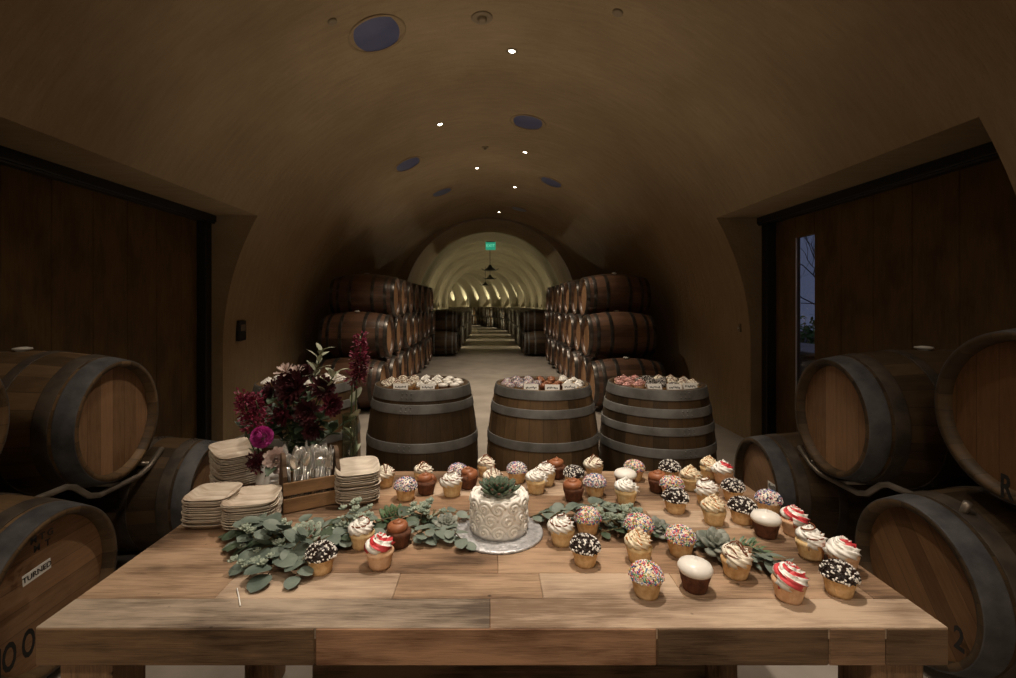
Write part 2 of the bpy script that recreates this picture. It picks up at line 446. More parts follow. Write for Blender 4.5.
# far tunnel, ribbed, bending gently towards the flower side
def bend(y): return -max(0, y-23.5)**2/48
YF = 46.0
RIB, YR = 1.75, 15.0
def tring(bm, y):
    amp = min(1, max(0, (y-YR)/.8))*.17
    w = math.cos(2*PI*(y-YR)/RIB); s = 1+amp*w/R1; out = []
    for k in range(61):
        x, z = archpt(k, 60); out.append(bm.verts.new((bend(y)+x*s, y, Z1+(z-Z1)*s if z > Z1 else z)))
    return out
def tunnel(nm, ys, m, end=False):
    bm = bmesh.new(); g = [tring(bm, y) for y in ys]
    for A, B in zip(g, g[1:]):
        for i in range(60):
            f = bm.faces.new([A[i], B[i], B[i+1], A[i+1]]); f.smooth = True
    if end:
        c = bm.verts.new((bend(ys[-1]), ys[-1], 1.2))
        for i in range(60): bm.faces.new([g[-1][i], g[-1][i+1], c])
    struct(nm, bm, m)
tunnel('wall_arch', steps(YE, YR, .4), MT['stucco'])
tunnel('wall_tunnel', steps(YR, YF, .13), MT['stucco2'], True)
bm = bmesh.new(); box(bm, (-4, 23, -.05), (14.2, 56, .1)); struct('floor', bm, MT['concrete'])
# doors
RD = RY(-PI/2)
def dloc(x, y, z): return (z, y, -x)
def make_door(nm, side, win=None):
    d0, d1 = DOORS[side]
    t = tag(thing(nm, None, None, TR(side*3.0, (d0+d1)/2, 0)), kind='structure')
    inv = t.matrix_world.inverted()
    def part(name, boxes, m, kind=None):
        b = bmesh.new()
        for c, s in boxes:
            box(b, (c[2], c[1], -c[0]), (s[2], s[1], s[0]), bev=.004)
        o = obj(name, b, m, t); o.matrix_local = inv @ RD; return tag(o, kind='structure')
    x = side*2.985; pl = []
    edges = [d0]; 
    while edges[-1] < d1-.05: edges.append(min(d1, edges[-1]+.34))
    if win: edges = [e for e in edges if not (win[0]-.12 < e < win[1]+.12)]+[win[0], win[1]]; edges.sort()
    for a, b in zip(edges, edges[1:]):
        if win and abs(a-win[0]) < 1e-6:
            pl.append(((x, (a+b)/2, win[2]/2), (.05, b-a, win[2])))
            pl.append(((x, (a+b)/2, (win[3]+2.3)/2), (.05, b-a, 2.3-win[3])))
        else: pl.append(((x, (a+b)/2, 1.15), (.05, b-a-.004, 2.3)))
    part('door_planks', pl, MT['door'])
    part('door_frame', [((side*2.93, d1-.05, 1.16), (.13, .10, 2.32)), ((side*2.93, d0+.05, 1.16), (.13, .10, 2.32))], MT['black'])
    part('door_track', [((side*2.90, (d0+d1)/2, 2.325), (.17, d1-d0, .07)), ((side*2.84, (d0+d1)/2, 2.30), (.02, d1-d0, .05))], MT['black'])
    if win:
        a, b, z0, z1 = win
        part('glazing_bar', [((side*2.962, b-.006, (z0+z1)/2), (.012, .014, z1-z0))], MT['alum'])
        part('window_pane', [((side*2.985, (a+b)/2, (z0+z1)/2), (.008, b-a, z1-z0))], MT['pane'])
    return t
make_door('door_1', -1)
make_door('door_2', 1, (4.93*S, 5.23*S, .55, 2.09))
# outside the window, at dusk
bm = bmesh.new(); box(bm, (11.1, 10, -.05), (16, 34, .1)); tag(obj('garden_ground', bm, MT['ground']), kind='structure')
bm = bmesh.new()
def rnd(a, b): return random.uniform(a, b)
t = thing('garden_shrub', 'green leafy shrub outside the narrow door window', 'shrub', TR(6.3, 10.6*S, 0))
bm = bmesh.new()
for i in range(9): tube(bm, [(0, 0, 0), (rnd(-.2, .2), rnd(-.2, .2), .5), (rnd(-.4, .4), rnd(-.4, .4), rnd(.9, 1.25))], [.012, .009, .004], 5)
obj('stems', bm, MT['bark'], t).name = 'stem'
bm = bmesh.new()
for i in range(900):
    a, b, r = rnd(0, 2*PI), rnd(-1, 1), rnd(.3, 1)
    p = Vector((math.cos(a)*math.sqrt(1-b*b)*.75*r, math.sin(a)*math.sqrt(1-b*b)*.75*r, .68+b*.58*r))
    leaf(bm, Matrix.Translation(p) @ Euler((rnd(-1, 1), rnd(-1, 1), rnd(0, 6.3))).to_matrix().to_4x4(), rnd(.08, .14), .05, .5, nl=3, nw=2)
obj('foliage', bm, MT['shrub'], t)
t = thing('bare_tree', 'bare branched tree outside the narrow door window', 'tree', TR(9.6, 15.0*S, 0))
bm = bmesh.new()
def branch(p, d, L, r, k):
    pts = [p]; q = p.copy(); dd = d.copy()
    for i in range(4):
        dd = (dd+Vector((rnd(-.25, .25), rnd(-.25, .25), rnd(-.1, .15)))).normalized(); q = q+dd*L/4; pts.append(q.copy())
    tube(bm, pts, [r*(1-.14*i) for i in range(5)], 5)
    if k:
        for i in range(3): branch(pts[2+i % 3], (dd+Vector((rnd(-1, 1), rnd(-1, 1), rnd(-.3, .7)))).normalized(), L*.68, r*.5, k-1)
branch(Vector((0, 0, 0)), Vector((0, 0, 1)), 1.7, .08, 0)
for i in range(5): branch(Vector((0, 0, 1.0+.15*i)), Vector((rnd(-1, 1), rnd(-1, 1), .8)).normalized(), 1.5, .028, 3)
obj('branch', bm, MT['bark'], t)
bm = bmesh.new(); box(bm, (0, 0, .38), (.9, 2.6, .76), bev=.02)
t = thing('garden_wall', 'low dark garden wall with pale coping outside the door window', 'wall', TR(4.75, 8.0*S, 0)); t['kind'] = 'thing'
obj('wall_body', bm, MT['ground'], t)
bm = bmesh.new(); box(bm, (0, 0, .785), (.96, 2.66, .05), bev=.01); obj('coping', bm, MT['concrete'], t)
# ------------------------------------------------------------------ vault fixtures
def hit(px, py):
    dx, dz = (px-CX)/F, -(py-CY)/F
    a = dx*dx+dz*dz; b = 2*dz*(H-ZC); c = (H-ZC)**2-R0*R0
    y = (-b+math.sqrt(b*b-4*a*c))/(2*a)
    p = Vector((dx*y, y, H+dz*y)); n = Vector((-p.x, 0, ZC-p.z)).normalized()
    yv = Vector((0, 1, 0)); xv = yv.cross(n)
    M = Matrix((xv, yv, n)).transposed().to_4x4(); M.translation = p
    return p, n, M
sky = [(377, 34, 58, 'largest round blue-grey skylight in the vault, above the flowers side'),
       (528, 122, 36, 'round blue-grey skylight in the vault above the window side of the middle barrel'),
       (408, 164, 30, 'small blue-grey skylight on the flower side slope of the vault'),
       (551, 182, 26, 'small blue-grey skylight on the window side slope of the vault'),
       (442, 192, 23, 'smallest blue-grey skylight, deep in the vault on the flower side'),
       (519, 209, 18, 'faint blue-grey skylight just before the arch into the lit tunnel')]
for px, py, w, lab in sky:
    p, n, M = hit(px, py); r = w/2*p.y/F
    t = thing('skylight', lab, 'skylight', M, 'round skylights in the vault')
    bm = bmesh.new(); lathe(bm, [(r*.93, .0), (r*1.03, .0), (r*1.03, .012), (r*.96, .014), (r*.93, .008)], 40); obj('trim_ring', bm, MT['stucco'], t)
    bm = bmesh.new(); lathe(bm, [(r*.95, .004), (r*.6, .01), (0, .012)], 40); obj('diffuser', bm, MT['disc'], t)
dl = [(512, 51, 'lit recessed downlight, the one highest in the vault nearest the table'),
      (440, 124, 'lit recessed downlight between the two skylights on the flower side'),
      (525, 152, 'lit recessed downlight just below the blue skylight over the middle barrel'),
      (477, 168, 'lit recessed downlight near the vault centre line, flower side of the next'),
      (515, 187, 'lit recessed downlight second from the lit tunnel arch'),
      (499, 212, 'lit recessed downlight right above the lit tunnel arch')]
def spot(p, d, power, size=1.75, blend=.8, col=(1, .85, .66), rad=.05, name='downlight_or_fill'):
    L = bpy.data.lights.new(name, 'SPOT'); L.energy = power; L.spot_size = size; L.spot_blend = blend
    L.color = col; L.shadow_soft_size = rad
    o = bpy.data.objects.new(name, L); COL.objects.link(o); o.location = p
    o.rotation_euler = Vector(d).to_track_quat('-Z', 'Y').to_euler(); return o
DLP = 225
for px, py, lab in dl:
    p, n, M = hit(px, py)
    t = thing('downlight', lab, 'light', M, 'recessed downlights along the vault')
    bm = bmesh.new(); lathe(bm, [(.034, -.004), (.05, -.002), (.05, .006), (.030, .008), (.026, .002)], 24); obj('trim_ring', bm, MT['ivoryp'], t)
    bm = bmesh.new(); lathe(bm, [(.027, .003), (.018, .006), (0, .007)], 20); obj('bulb', bm, MT['lamp'], t)
    spot(p+n*.06, (0, 0, -1), DLP, 1.5, .9)
for px, py, r, lab in ((332, 21, .035, 'small round cover plate beside the largest skylight'), (618, 12, .04, 'small round cover plate on the window side of the vault near the top')):
    p, n, M = hit(px, py); bm = bmesh.new(); lathe(bm, [(r, 0), (r, .012), (r*.8, .016), (0, .016)], 24)
    tag(obj('ceiling_cover', bm, MT['ivoryp'], None, M), lab, 'cover plate')
for px, py, r, lab in ((482, 17, .085, 'round ivory smoke detector at the top of the vault, above the big downlight'), (485, 147, .05, 'small round detector midway down the vault centre line')):
    p, n, M = hit(px, py); t = thing('smoke_detector', lab, 'smoke detector', M)
    bm = bmesh.new(); lathe(bm, [(r, 0), (r, .010), (r*.92, .016), (r*.75, .016), (r*.7, .012), (0, .012)], 28); obj('base_ring', bm, MT['ivoryp'], t)
    bm = bmesh.new(); lathe(bm, [(r*.45, .012), (r*.42, .034), (r*.3, .042), (0, .042)], 24); obj('sensor_cap', bm, MT['ivoryp'], t)
# wall controls
t = thing('card_reader', 'small black card reader on the stucco wall beside the dark door', 'card reader', TR(-2.745, 5.92*S, 1.16))
bm = bmesh.new(); box(bm, (.012, 0, 0), (.05, .15, .22), bev=.008); obj('housing', bm, MT['black'], t)
bm = bmesh.new(); box(bm, (.039, 0, .03), (.004, .09, .07)); obj('face', bm, MT['steel'], t)
t = thing('push_button', 'small pale push button on the stucco wall beside the windowed door', 'button', TR(2.745, 5.92*S, 1.19))
bm = bmesh.new(); box(bm, (-.008, 0, 0), (.02, .05, .09), bev=.004); obj('plate', bm, MT['ivoryp'], t)
bm = bmesh.new(); lathe(bm, [(.012, 0), (.012, .012), (0, .014)], 12, TR(-.018, 0, 0) @ RY(-PI/2)); obj('knob', bm, MT['alum'], t)
# ------------------------------------------------------------------ far tunnel fittings
t = thing('exit_sign', 'glowing green exit sign hanging in the lit tunnel arch', 'exit sign', TR(0.02, 16.4, 3.46))
bm = bmesh.new(); box(bm, (0, 0, 0), (.34, .06, .28), bev=.01); obj('sign_box', bm, MT['exit'], t)
bm = bmesh.new(); box(bm, (0, 0, .15), (.30, .10, .06)); box(bm, (0, 0, .22), (.04, .04, .14)); obj('bracket', bm, MT['black'], t)
text('exit_lettering', 'EXIT', .15, MT['exit_text'], t, TR(.02, 16.365, 3.46) @ RX(PI/2))
for k, (y, z) in enumerate(((16.9, 2.72), (21.5, 2.66), (27.0, 2.6))):
    t = thing('pendant_lamp', ['unlit dark pendant lamp hanging nearest below the green exit sign', 'unlit dark pendant lamp, second behind the exit sign', 'unlit dark pendant lamp farthest down the lit tunnel'][k], 'pendant lamp', TR(bend(y), y, z), 'pendant lamps in the lit tunnel')
    bm = bmesh.new(); lathe(bm, [(0, .14), (.05, .12), (.08, .05), (.19, -.03), (.21, -.06), (.19, -.05), (.07, .03), (0, .05)], 20); obj('lamp_shade', bm, MT['black'], t)
    bm = bmesh.new(); tube(bm, [(0, 0, .1), (0, 0, 3.66-z)], .012, 6); obj('rod', bm, MT['black'], t)
    for s in (-1, 1):
        bm = bmesh.new(); tube(bm, [(0, 0, -.02), (s*.2, 0, -.06), (s*.30, 0, .0)], .012, 6); obj('arm', bm, MT['black'], t)
UP = 230
k = 0
y = YR+RIB
while y < 40:
    for s in (-1, 1):
        spot((bend(y)+s*2.05, y, 1.30), (s*.18, 0, 1), UP, .85, .9, (1, .92, .66), .04, 'vault_uplight')
    y += RIB
# ledges that carry the uplights
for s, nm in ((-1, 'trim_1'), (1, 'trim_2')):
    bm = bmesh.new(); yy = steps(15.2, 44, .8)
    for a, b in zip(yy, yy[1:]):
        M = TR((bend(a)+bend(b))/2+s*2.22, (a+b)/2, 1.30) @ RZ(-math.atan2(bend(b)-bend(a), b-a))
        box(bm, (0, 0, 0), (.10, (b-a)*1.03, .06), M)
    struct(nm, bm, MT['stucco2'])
# ------------------------------------------------------------------ barrels
HL = .475
def br(z, rb, rh): return rb-(rb-rh)*(z/HL)**2
def make_barrel(name, label, mats, hoops, rb=.35, rh=.29, bung=True, head_rec=.042, simple_=False):
    t = thing(name, label, 'barrel')
    bm = bmesh.new()
    zs = [HL*(-1+2*i/16) for i in range(17)]
    prof = [(rh-.030, -HL+head_rec), (rh-.022, -HL)]+[(br(z, rb, rh), z) for z in zs]+[(rh-.022, HL), (rh-.030, HL-head_rec)]
    lathe(bm, prof, 56); obj('staves', bm, mats[0], t)
    for s in (-1, 1):
        bm = bmesh.new(); z = s*(HL-head_rec)
        lathe(bm, [(rh-.026, z-s*.018), (rh-.0265, z), (rh*.5, z), (0, z)], 40, smooth=False); obj('head', bm, mats[1], t)
    for zc, w in hoops:
        for s in (-1, 1):
            bm = bmesh.new(); z0, z1 = zc-w/2, zc+w/2
            f = lambda z, o: (br(z, rb, rh)+o, s*z)
            pr = [f(z0, -.004), f(z0, .0035), f(z0+.0015, .0042), f(z0+.003, .0044), f(zc, .0046), f(z1-.003, .0044), f(z1-.0015, .0042), f(z1, .0035), f(z1, -.004)]
            lathe(bm, pr, 56)
            for a in (.35, .44, .53):                   # rivets over the lap
                for dz in (-.012, .012):
                    r = br(zc+dz, rb, rh)+.004; aa = a+s*1.2+2.1
                    blob(bm, (r*math.cos(aa), r*math.sin(aa), s*(zc+dz)), (.005, .005, .005), seg=6, ring=4)
            obj('hoop', bm, mats[3] if len(mats) > 3 and zc < .4 else mats[2], t)
    if bung:
        bm = bmesh.new(); lathe(bm, [(.026, -.01), (.026, .004), (.040, .008), (.038, .016), (.015, .020), (0, .020)], 20, TR(rb, 0, 0) @ RY(PI/2)); obj('bung', bm, MT['bung'], t)
    return t
H6 = [(.448, .054), (.345, .048), (.165, .050)]
H6b = [(.443, .062), (.368, .052), (.155, .054)]
H8 = [(.445, .058), (.345, .05), (.245, .046), (.125, .052)]
def lying(x, y, z, side, eps=0, spin=0):
    """barrel lying across the tunnel, one head towards the aisle; x = aisle-side face"""
    d = -side                                        # head looks towards -side
    az = Vector((d*math.cos(eps), math.sin(eps), 0)); ax = Vector((0, 0, 1)); ay = az.cross(ax)
    M = Matrix((ax, ay, az)).transposed().to_4x4()
    M = M @ RZ(spin)
    c = Vector((x, y, z))-az*HL
    M.translation = c; return M
# standing barrels behind the table
standing = []
SB = [(-.425, 3.42*S, H6b, 'stave', 'upright oak barrel in front of the flower side stack, topped with cream cupcakes', .8, 0),
      (.33, 3.40*S, H6, 'stave_warm', 'upright oak barrel in the middle, topped with speckled and red cupcakes', 2.2, 0),
      (1.05, 3.42*S, H8, 'stave', 'upright oak barrel with eight hoops on the window side of the aisle', 1.2, 0),
      (-1.20, 3.50*S, H6, 'stave_warm', 'upright oak barrel half hidden behind the flowers', .4, 0)]
for x, y, hp, mt, lab, rz, _ in SB:
    t = make_barrel('wine_barrel', lab, (MT[mt], MT['head_dark'], MT['hoop']), hp, bung=False)
    t.matrix_world = TR(x, y, HL+.001) @ RZ(rz); t['group'] = 'upright barrels behind the table'; standing.append(t)
# big barrels stacked beside the doors
near = [(-1.862, 2.73, .86, -1, -.06, 'stave_warm', 'head', 'large lying barrel on the upper rack in front of the plain dark door', .35, .295),
        (-1.80, 1.69, 1.03, -1, .0, 'stave_warm', 'head', 'lying barrel on the upper rack cut off at the photo edge by the plain door', .34, .295),
        (-1.65, 2.07, .35, -1, -.03, 'stave_warm', 'head', 'lying barrel at floor level beside the table with a taped name label', .35, .295),
        (-1.67, 3.27, .32, -1, -.06, 'stave', 'head', 'lying barrel at floor level behind the stacks of palm leaf plates', .32, .275),
        (1.75, 2.80, .86, 1, -.06, 'stave', 'head', 'lying barrel on the upper rack in front of the windowed door', .35, .295),
        (1.805, 1.87, 1.05, 1, -.03, 'stave', 'head_dark', 'huge lying barrel with a stencilled letter R on its head', .34, .295),
        (1.67, 2.15, .35, 1, -.03, 'stave', 'head_dark', 'lying barrel at floor level beside the table corner with a stencilled 2', .35, .295),
        (1.64, 3.35, .325, 1, -.06, 'stave', 'head', 'lying barrel at floor level behind the cupcakes with a small tag', .325, .28)]
nb = []
for x, y, z, s, e, ms, mh, lab, rbb, rhh in near:
    y *= S
    t = make_barrel('wine_barrel', lab, (MT[ms], MT[mh], MT['hoop_rust'], MT['hoop_brown']), [(.432, .084), (.345, .060), (.150, .046)], rb=rbb, rh=rhh, bung=z > .5)
    t.matrix_world = lying(x, y, z, s, -e, 0 if z > .5 else rnd(1, 5)); t['group'] = 'barrels racked beside the doors'; nb.append(t)
bpy.context.view_layer.update()
# lettering on heads
def onhead(s, px, py, xh, size, name, par, m, wide=1):
    y = xh*F/(px-CX); z = H-(py-CY)/F*y
    M = TR(xh, y, z) @ (RZ(PI/2) if s < 0 else RZ(-PI/2)) @ RX(PI/2) @ Matrix.Diagonal((wide, 1, 1, 1))
    return text(name, par[1], size, m, par[0], M, size*.025)
onhead(-1, 17, 653, -1.640, .135, 'stencil_lettering', (nb[2], 'IO O'), MT['ink'], .46)
onhead(-1, 42, 541, -1.642, .034, 'stencil_lettering', (nb[2], 'M T G\nM  T'), MT['ink'])
onhead(1, 1006, 488, 1.80, .115, 'stencil_lettering', (nb[5], 'R'), MT['ink'], .6)
onhead(1, 959, 640, 1.68, .115, 'stencil_lettering', (nb[6], '2'), MT['ink'], .7)
# taped labels
def label_plate(px, py, xh, w, h, par, s, txt=None, tilt=0):
    y = xh*F/(px-CX); z = H-(py-CY)/F*y
    M = TR(xh, y, z) @ (RZ(PI/2) if s < 0 else RZ(-PI/2)) @ RX(PI/2) @ RZ(tilt)
    bm = bmesh.new(); box(bm, (0, 0, 0), (w, h, .002))
    o = obj('paper_label', bm, MT['paper'], par, par.matrix_world.inverted() @ M)
    if txt: text('label_lettering', txt, h*.75, MT['ink'], o, M @ TR(0, 0, .002)).matrix_local = TR(0, 0, .002)
    else:
        bm = bmesh.new()
        for k in range(9): box(bm, (-w*.4+w*.1*k, rnd(-.1, .1)*h, .0018), (w*.05, h*rnd(.4, .7), .001))
        obj('label_lettering', bm, MT['ink'], o)
bpy.context.view_layer.update()
label_plate(37, 572, -1.642, .108, .038, nb[2], -1, 'TURNED', .10)
label_plate(773, 488, 1.642, .10, .05, nb[7], 1, None, .0)
# rack tubes under the upper tier
for s, x0, y0, nm in ((-1, -1.86, 2.42*S, 'flower side'), (1, 1.77, 2.45*S, 'window side')):
    t = thing('barrel_rack', 'bent steel barrel rack carrying the upper barrels on the %s' % nm, 'rack', TR(x0, y0, 0))
    for dx in (.02, .70):
        bm = bmesh.new(); tube(bm, [(s*dx, -.38, .70), (s*dx, -.36, .650), (s*dx, -.32, .640), (s*dx, -.02, .632), (s*dx, .02, .615), (s*dx, .10, .545), (s*dx, .16, .525), (s*dx, .42, .525), (s*dx, .50, .55), (s*dx, .60, .62)], .014, 10); obj('rail', bm, MT['steel'], t)
    for yy, zz in ((.30, .525), (.52, .557)):
        bm = bmesh.new(); tube(bm, [(s*.02, yy, zz), (s*.70, yy, zz)], .012, 8); obj('cross_bar', bm, MT['steel'], t)
# the long rows
ordn = ['first', 'second', 'third', 'fourth', 'fifth', 'sixth', 'seventh', 'eighth', 'ninth', 'tenth', 'eleventh', 'twelfth', 'thirteenth', 'fourteenth', 'fifteenth', 'sixteenth', 'seventeenth', 'eighteenth', 'nineteenth', 'twentieth']+['twenty-'+w for w in 'first second third fourth fifth sixth seventh eighth ninth'.split()]+['thirtieth', 'thirty-first', 'thirty-second', 'thirty-third']
rowp = make_barrel('wine_barrel', 'x', (MT['stave_red'], MT['head'], MT['hoop_row']), H6)
first = True
TIER = ['bottom tier', 'middle tier', 'top tier']
for s, sn in ((-1, 'flower side'), (1, 'window side')):
    for tier in range(3):
        for k in range(8 if tier < 2 else 7):
            y = 6.60+.735*k+.3675*tier
            M = lying(s*((1.375 if s > 0 else 1.41)+rnd(0, .04)), y, (.365, .995, 1.565)[tier], s, rnd(-.03, .03), rnd(-.2, .2))
            lab = 'oak barrel in the %s stack, %s, %s from the near end' % (sn, TIER[tier], ordn[k])
            g = 'barrels in the %s stack' % sn
            if first: rowp.matrix_world = M; rowp['label'] = lab; rowp['group'] = g; first = False
            else: dup(rowp, M, lab, g)
# far tunnel stacks: one mesh per barrel at this distance
bm = bmesh.new()
lathe(bm, [(0, -HL+.03), (.262, -HL+.03), (.268, -HL)]+[(br(HL*(-1+i/6), .35, .29), HL*(-1+i/6)) for i in range(13)]+[(.268, HL), (.262, HL-.03)], 28)
lathe(bm, [(.263, HL-.03), (0, HL-.03)], 28, mi=1)
for zc, w in H6:
    for s in (-1, 1): lathe(bm, [(br(zc-w/2, .35, .29), s*(zc-w/2)), (br(zc-w/2, .35, .29)+.005, s*(zc-w/2)), (br(zc+w/2, .35, .29)+.005, s*(zc+w/2)), (br(zc+w/2, .35, .29), s*(zc+w/2))], 28, mi=2)
farme = mesh('far_wine_barrel', bm, [MT['stave'], MT['head_dark'], MT['hoop']])
GAPS = []
for s, sn in ((-1, 'flower side'), (1, 'window side')):
    y = 13.6; n = [0, 0]
    while y < 37:
        for k in range(4):
            for tier in range(2):
                o = bpy.data.objects.new('wine_barrel', farme); COL.objects.link(o)
                yy = y+.73*k+(.2 if tier else 0)
                M = lying(bend(yy)+(.95 if s > 0 else -.92), yy, .36+.60*tier, s); o.matrix_world = M
                nn = n[tier]; n[tier] += 1
                q = ordn[nn]
                tag(o, 'far oak barrel in the lit tunnel, %s, %s row, %s from its near end' % (sn, ['lower', 'upper'][tier], q), 'barrel', 'barrels lining the lit tunnel')
        if s > 0: GAPS.append(y+.73*4-.02)
        y += 3.45
for gy in GAPS[:7]:  # unseen lights added between the stacks to throw bright strips on the floor
    for s in (-1, 1):
        L = bpy.data.lights.new('gap_fill_light', 'POINT'); L.energy = 62; L.color = (1, .88, .6); L.shadow_soft_size = .015
        o = bpy.data.objects.new('gap_fill_light', L); COL.objects.link(o); o.location = (bend(gy)+s*1.95, gy, .62)
# ------------------------------------------------------------------ the table
TXL, TXR, TY0, TY1 = -.931, .939, 1.105*S, 2.145*S
YM = 1.6*S
t = thing('wooden_table', 'large rustic table of reclaimed planks holding the cake and cupcakes', 'table', TR(0, YM, 0))

bm = bmesh.new()
def plank(x0, x1, y0, y1, mi, dz=0): box(bm, ((x0+x1)/2, (y0+y1)/2-YM, TZ-.0125+dz), (x1-x0-.0004, y1-y0-.0010, .025), mi=mi, bev=.0016)
EB = .075
rows = [(1.105, 1.215, [(TXL, .0, 0), (.0, TXR, 1)]),
        (1.215, 1.33, [(TXL, -.62, 2), (-.62, -.22, 1), (-.22, .12, 2), (.12, .44, 1), (.44, TXR-EB, 2)]),
        (1.33, 1.47, [(TXL, -.42, 2), (-.42, .02, 3), (.02, .38, 2), (.38, TXR-EB, 3)]),
        (1.47, 1.60, [(TXL, -.5, 3), (-.5, .05, 2), (.05, .52, 3), (.52, TXR-EB, 2)]),
        (1.60, 1.735, [(TXL, -.12, 2), (-.12, .5, 3), (.5, TXR-EB, 1)]),
        (1.735, 1.87, [(TXL, .35, 3), (.35, TXR-EB, 2)]),
        (1.87, 2.01, [(TXL, -.2, 2), (-.2, .3, 1), (.3, TXR-EB, 3)]),
        (2.01, 2.145, [(TXL, .22, 3), (.22, TXR-EB, 2)])]
for y0, y1, ps in rows:
    y0 *= S; y1 *= S
    for x0, x1, mi in ps: plank(x0, x1, y0, y1, mi, rnd(-.0008, .0008))
plank(TXR-EB, TXR, 1.216*S, 2.145*S, 3)
obj('tabletop_planks', bm, P[:4], t)
ye = TY0+.0160
for nm, x0, x1, mi in (('front_apron', TXL, (315-CX)/F*TY0, 6), ('front_apron', (315-CX)/F*TY0, (657-CX)/F*TY0, 4), ('front_apron', (657-CX)/F*TY0, (829-CX)/F*TY0, 5), ('front_apron', (829-CX)/F*TY0, (886-CX)/F*TY0, 3), ('front_apron', (886-CX)/F*TY0, TXR, 5)):
    bm = bmesh.new(); box(bm, ((x0+x1)/2, ye-YM, TZ-.0398), (x1-x0-.001, .035, .0775), bev=.003)
    obj(nm, bm, P[mi], t)
for xs in (TXL+.018, TXR-.018):
    bm = bmesh.new(); box(bm, (0, 0, 0), ((TY1-TY0-.04), .034, .079), bev=.003)
    obj('side_apron', bm, P[3], t, TR(xs, (TY0+TY1)/2-YM+.018, TZ-.042-.0) @ RZ(PI/2))
bm = bmesh.new(); box(bm, (0, TY1-.018-YM, TZ-.066), (TXR-TXL-.08, .034, .079), bev=.003); obj('back_apron', bm, P[3], t)
bm = bmesh.new(); box(bm, (.13, TY1-.075-YM, .15), (1.60, .05, .29), bev=.004); obj('base_panel', bm, P[5], t)
for lx in (TXL+.075, TXR-.075):
    for ly in (TY0+.085, TY1-.075):
        bm = bmesh.new(); box(bm, (0, 0, 0), (.72, .11, .11), bev=.006)
        obj('leg', bm, P[3], t, TR(lx, ly-YM, .36) @ RY(-PI/2))
# ------------------------------------------------------------------ cupcakes
def cake_bm(top=.034, bot=.0245, h=.040):
    bm = bmesh.new()
    mod = lambda a, k: 1+(.022*math.cos(26*a) if 0 < k < 5 else 0)
    lathe(bm, [(0, 0), (bot, 0), (bot+.002, .006), (bot+(top-bot)*.55, h*.55), (top-.001, h-.006), (top+.001, h), (top-.004, h+.006), (0, h+.010)], 78, mod=mod)
    return bm
def swirl_bm(turns=3.1, r0=.0265, t0=.0135, z0=.046, hz=.033, lobes=6, altmi=None, twist=.50, n=18, p=.95):
    bm = bmesh.new(); pts = []; rad = []; N = int(turns*20)
    for k in range(N+1):
        u = k/N; a = 2*PI*turns*u
        R = r0*(1-u)**p; pts.append((R*math.cos(a), R*math.sin(a), z0+hz*u**.92)); rad.append(t0*(1-.70*u))
    pts.append((0, .001, z0+hz+.006)); rad.append(.0007)
    tube(bm, pts, rad, n, lobes=lobes, amp=.34, twist=twist, altmi=altmi)
    lathe(bm, [(r0+.004, z0-.008), (r0, z0+.004), (r0*.5, z0+hz*.6), (0, z0+hz*.8)], 20)
    return bm
def swirl_z(r): return .046+.0115+.033*max(0, 1-r/.029)**.95
def drizzle_bm(kind=0):
    bm = bmesh.new(); pts = []
    if kind == 0:
        for k in range(60):
            u = k/59; x = -.033+.066*u; y = .030*math.sin(u*PI*5.2)*math.sqrt(max(0, 1-(x/.036)**2))
            r = math.hypot(x, y); pts.append((x, y, swirl_z(r)+.001))
    else:
        for k in range(60):
            u = k/59; a = u*2*PI*1.6; r = .031*(1-u)+.004
            pts.append((r*math.cos(a), r*math.sin(a), swirl_z(r)+.002))
    tube(bm, pts, .0020, 6); return bm
def dome_bm(r=.0375, z0=.038, h=.030):
    bm = bmesh.new(); pr = [(0, z0), (r*.9, z0)]
    for k in range(10): a = PI/2*k/9; pr.append((r*math.cos(a)**.8 if k < 9 else 0, z0+.003+h*math.sin(a)))
    lathe(bm, pr, 28); return bm
def domept(r=.0375, z0=.038, h=.030):
    while True:
        u = rnd(.0, 1); a = rnd(0, 2*PI); e = math.asin(u)
        rr = r*math.cos(e)**.8
        p = Vector((rr*math.cos(a), rr*math.sin(a), z0+.003+h*math.sin(e)))
        n = Vector((math.cos(a)*math.cos(e), math.sin(a)*math.cos(e), math.sin(e)*1.1)).normalized(); return p, n
def sprinkle_bm(n, L, w, nm):
    bm = bmesh.new()
    for k in range(n):
        p, nn = domept(); q = nn.to_track_quat('Z', 'Y').to_matrix().to_4x4()
        box(bm, (0, 0, 0), (L*rnd(.6, 1.1), w, w), Matrix.Translation(p+nn*w*.35) @ q @ RZ(rnd(0, 6.3)) @ RY(rnd(-.35, .35)), mi=random.randrange(nm), bev=w*.3)
    return bm
def proto(key, parts):
    t = thing('cupcake', 'x', 'cupcake')
    for nm, bm, m, kind in parts:
        o = obj(nm, bm, m, t)
        if kind: o['kind'] = kind
    return t
fond = bmesh.new()
lathe(fond, [(0, .040), (.034, .040), (.0385, .046), (.0385, .052), (.034, .060), (.022, .066), (.006, .068), (.0022, .0695), (.0016, .0745), (0, .0755)], 32)
chocsw = swirl_bm(2.3, .0235, .0155, .047, .025, 0, None, 0, 12, 1.1)
SPR = [MT['s_wht'], MT['s_red'], MT['s_blue'], MT['s_yel'], MT['s_grn'], MT['s_pnk'], MT['s_wht'], MT['s_navy']]
SPB = [MT['s_wht'], MT['s_wht'], MT['s_navy'], MT['s_blue'], MT['s_pnk'], MT['s_blk']]
CHP = [MT['s_blk'], MT['s_blk'], MT['s_blk'], MT['s_wht'], MT['s_wht']]
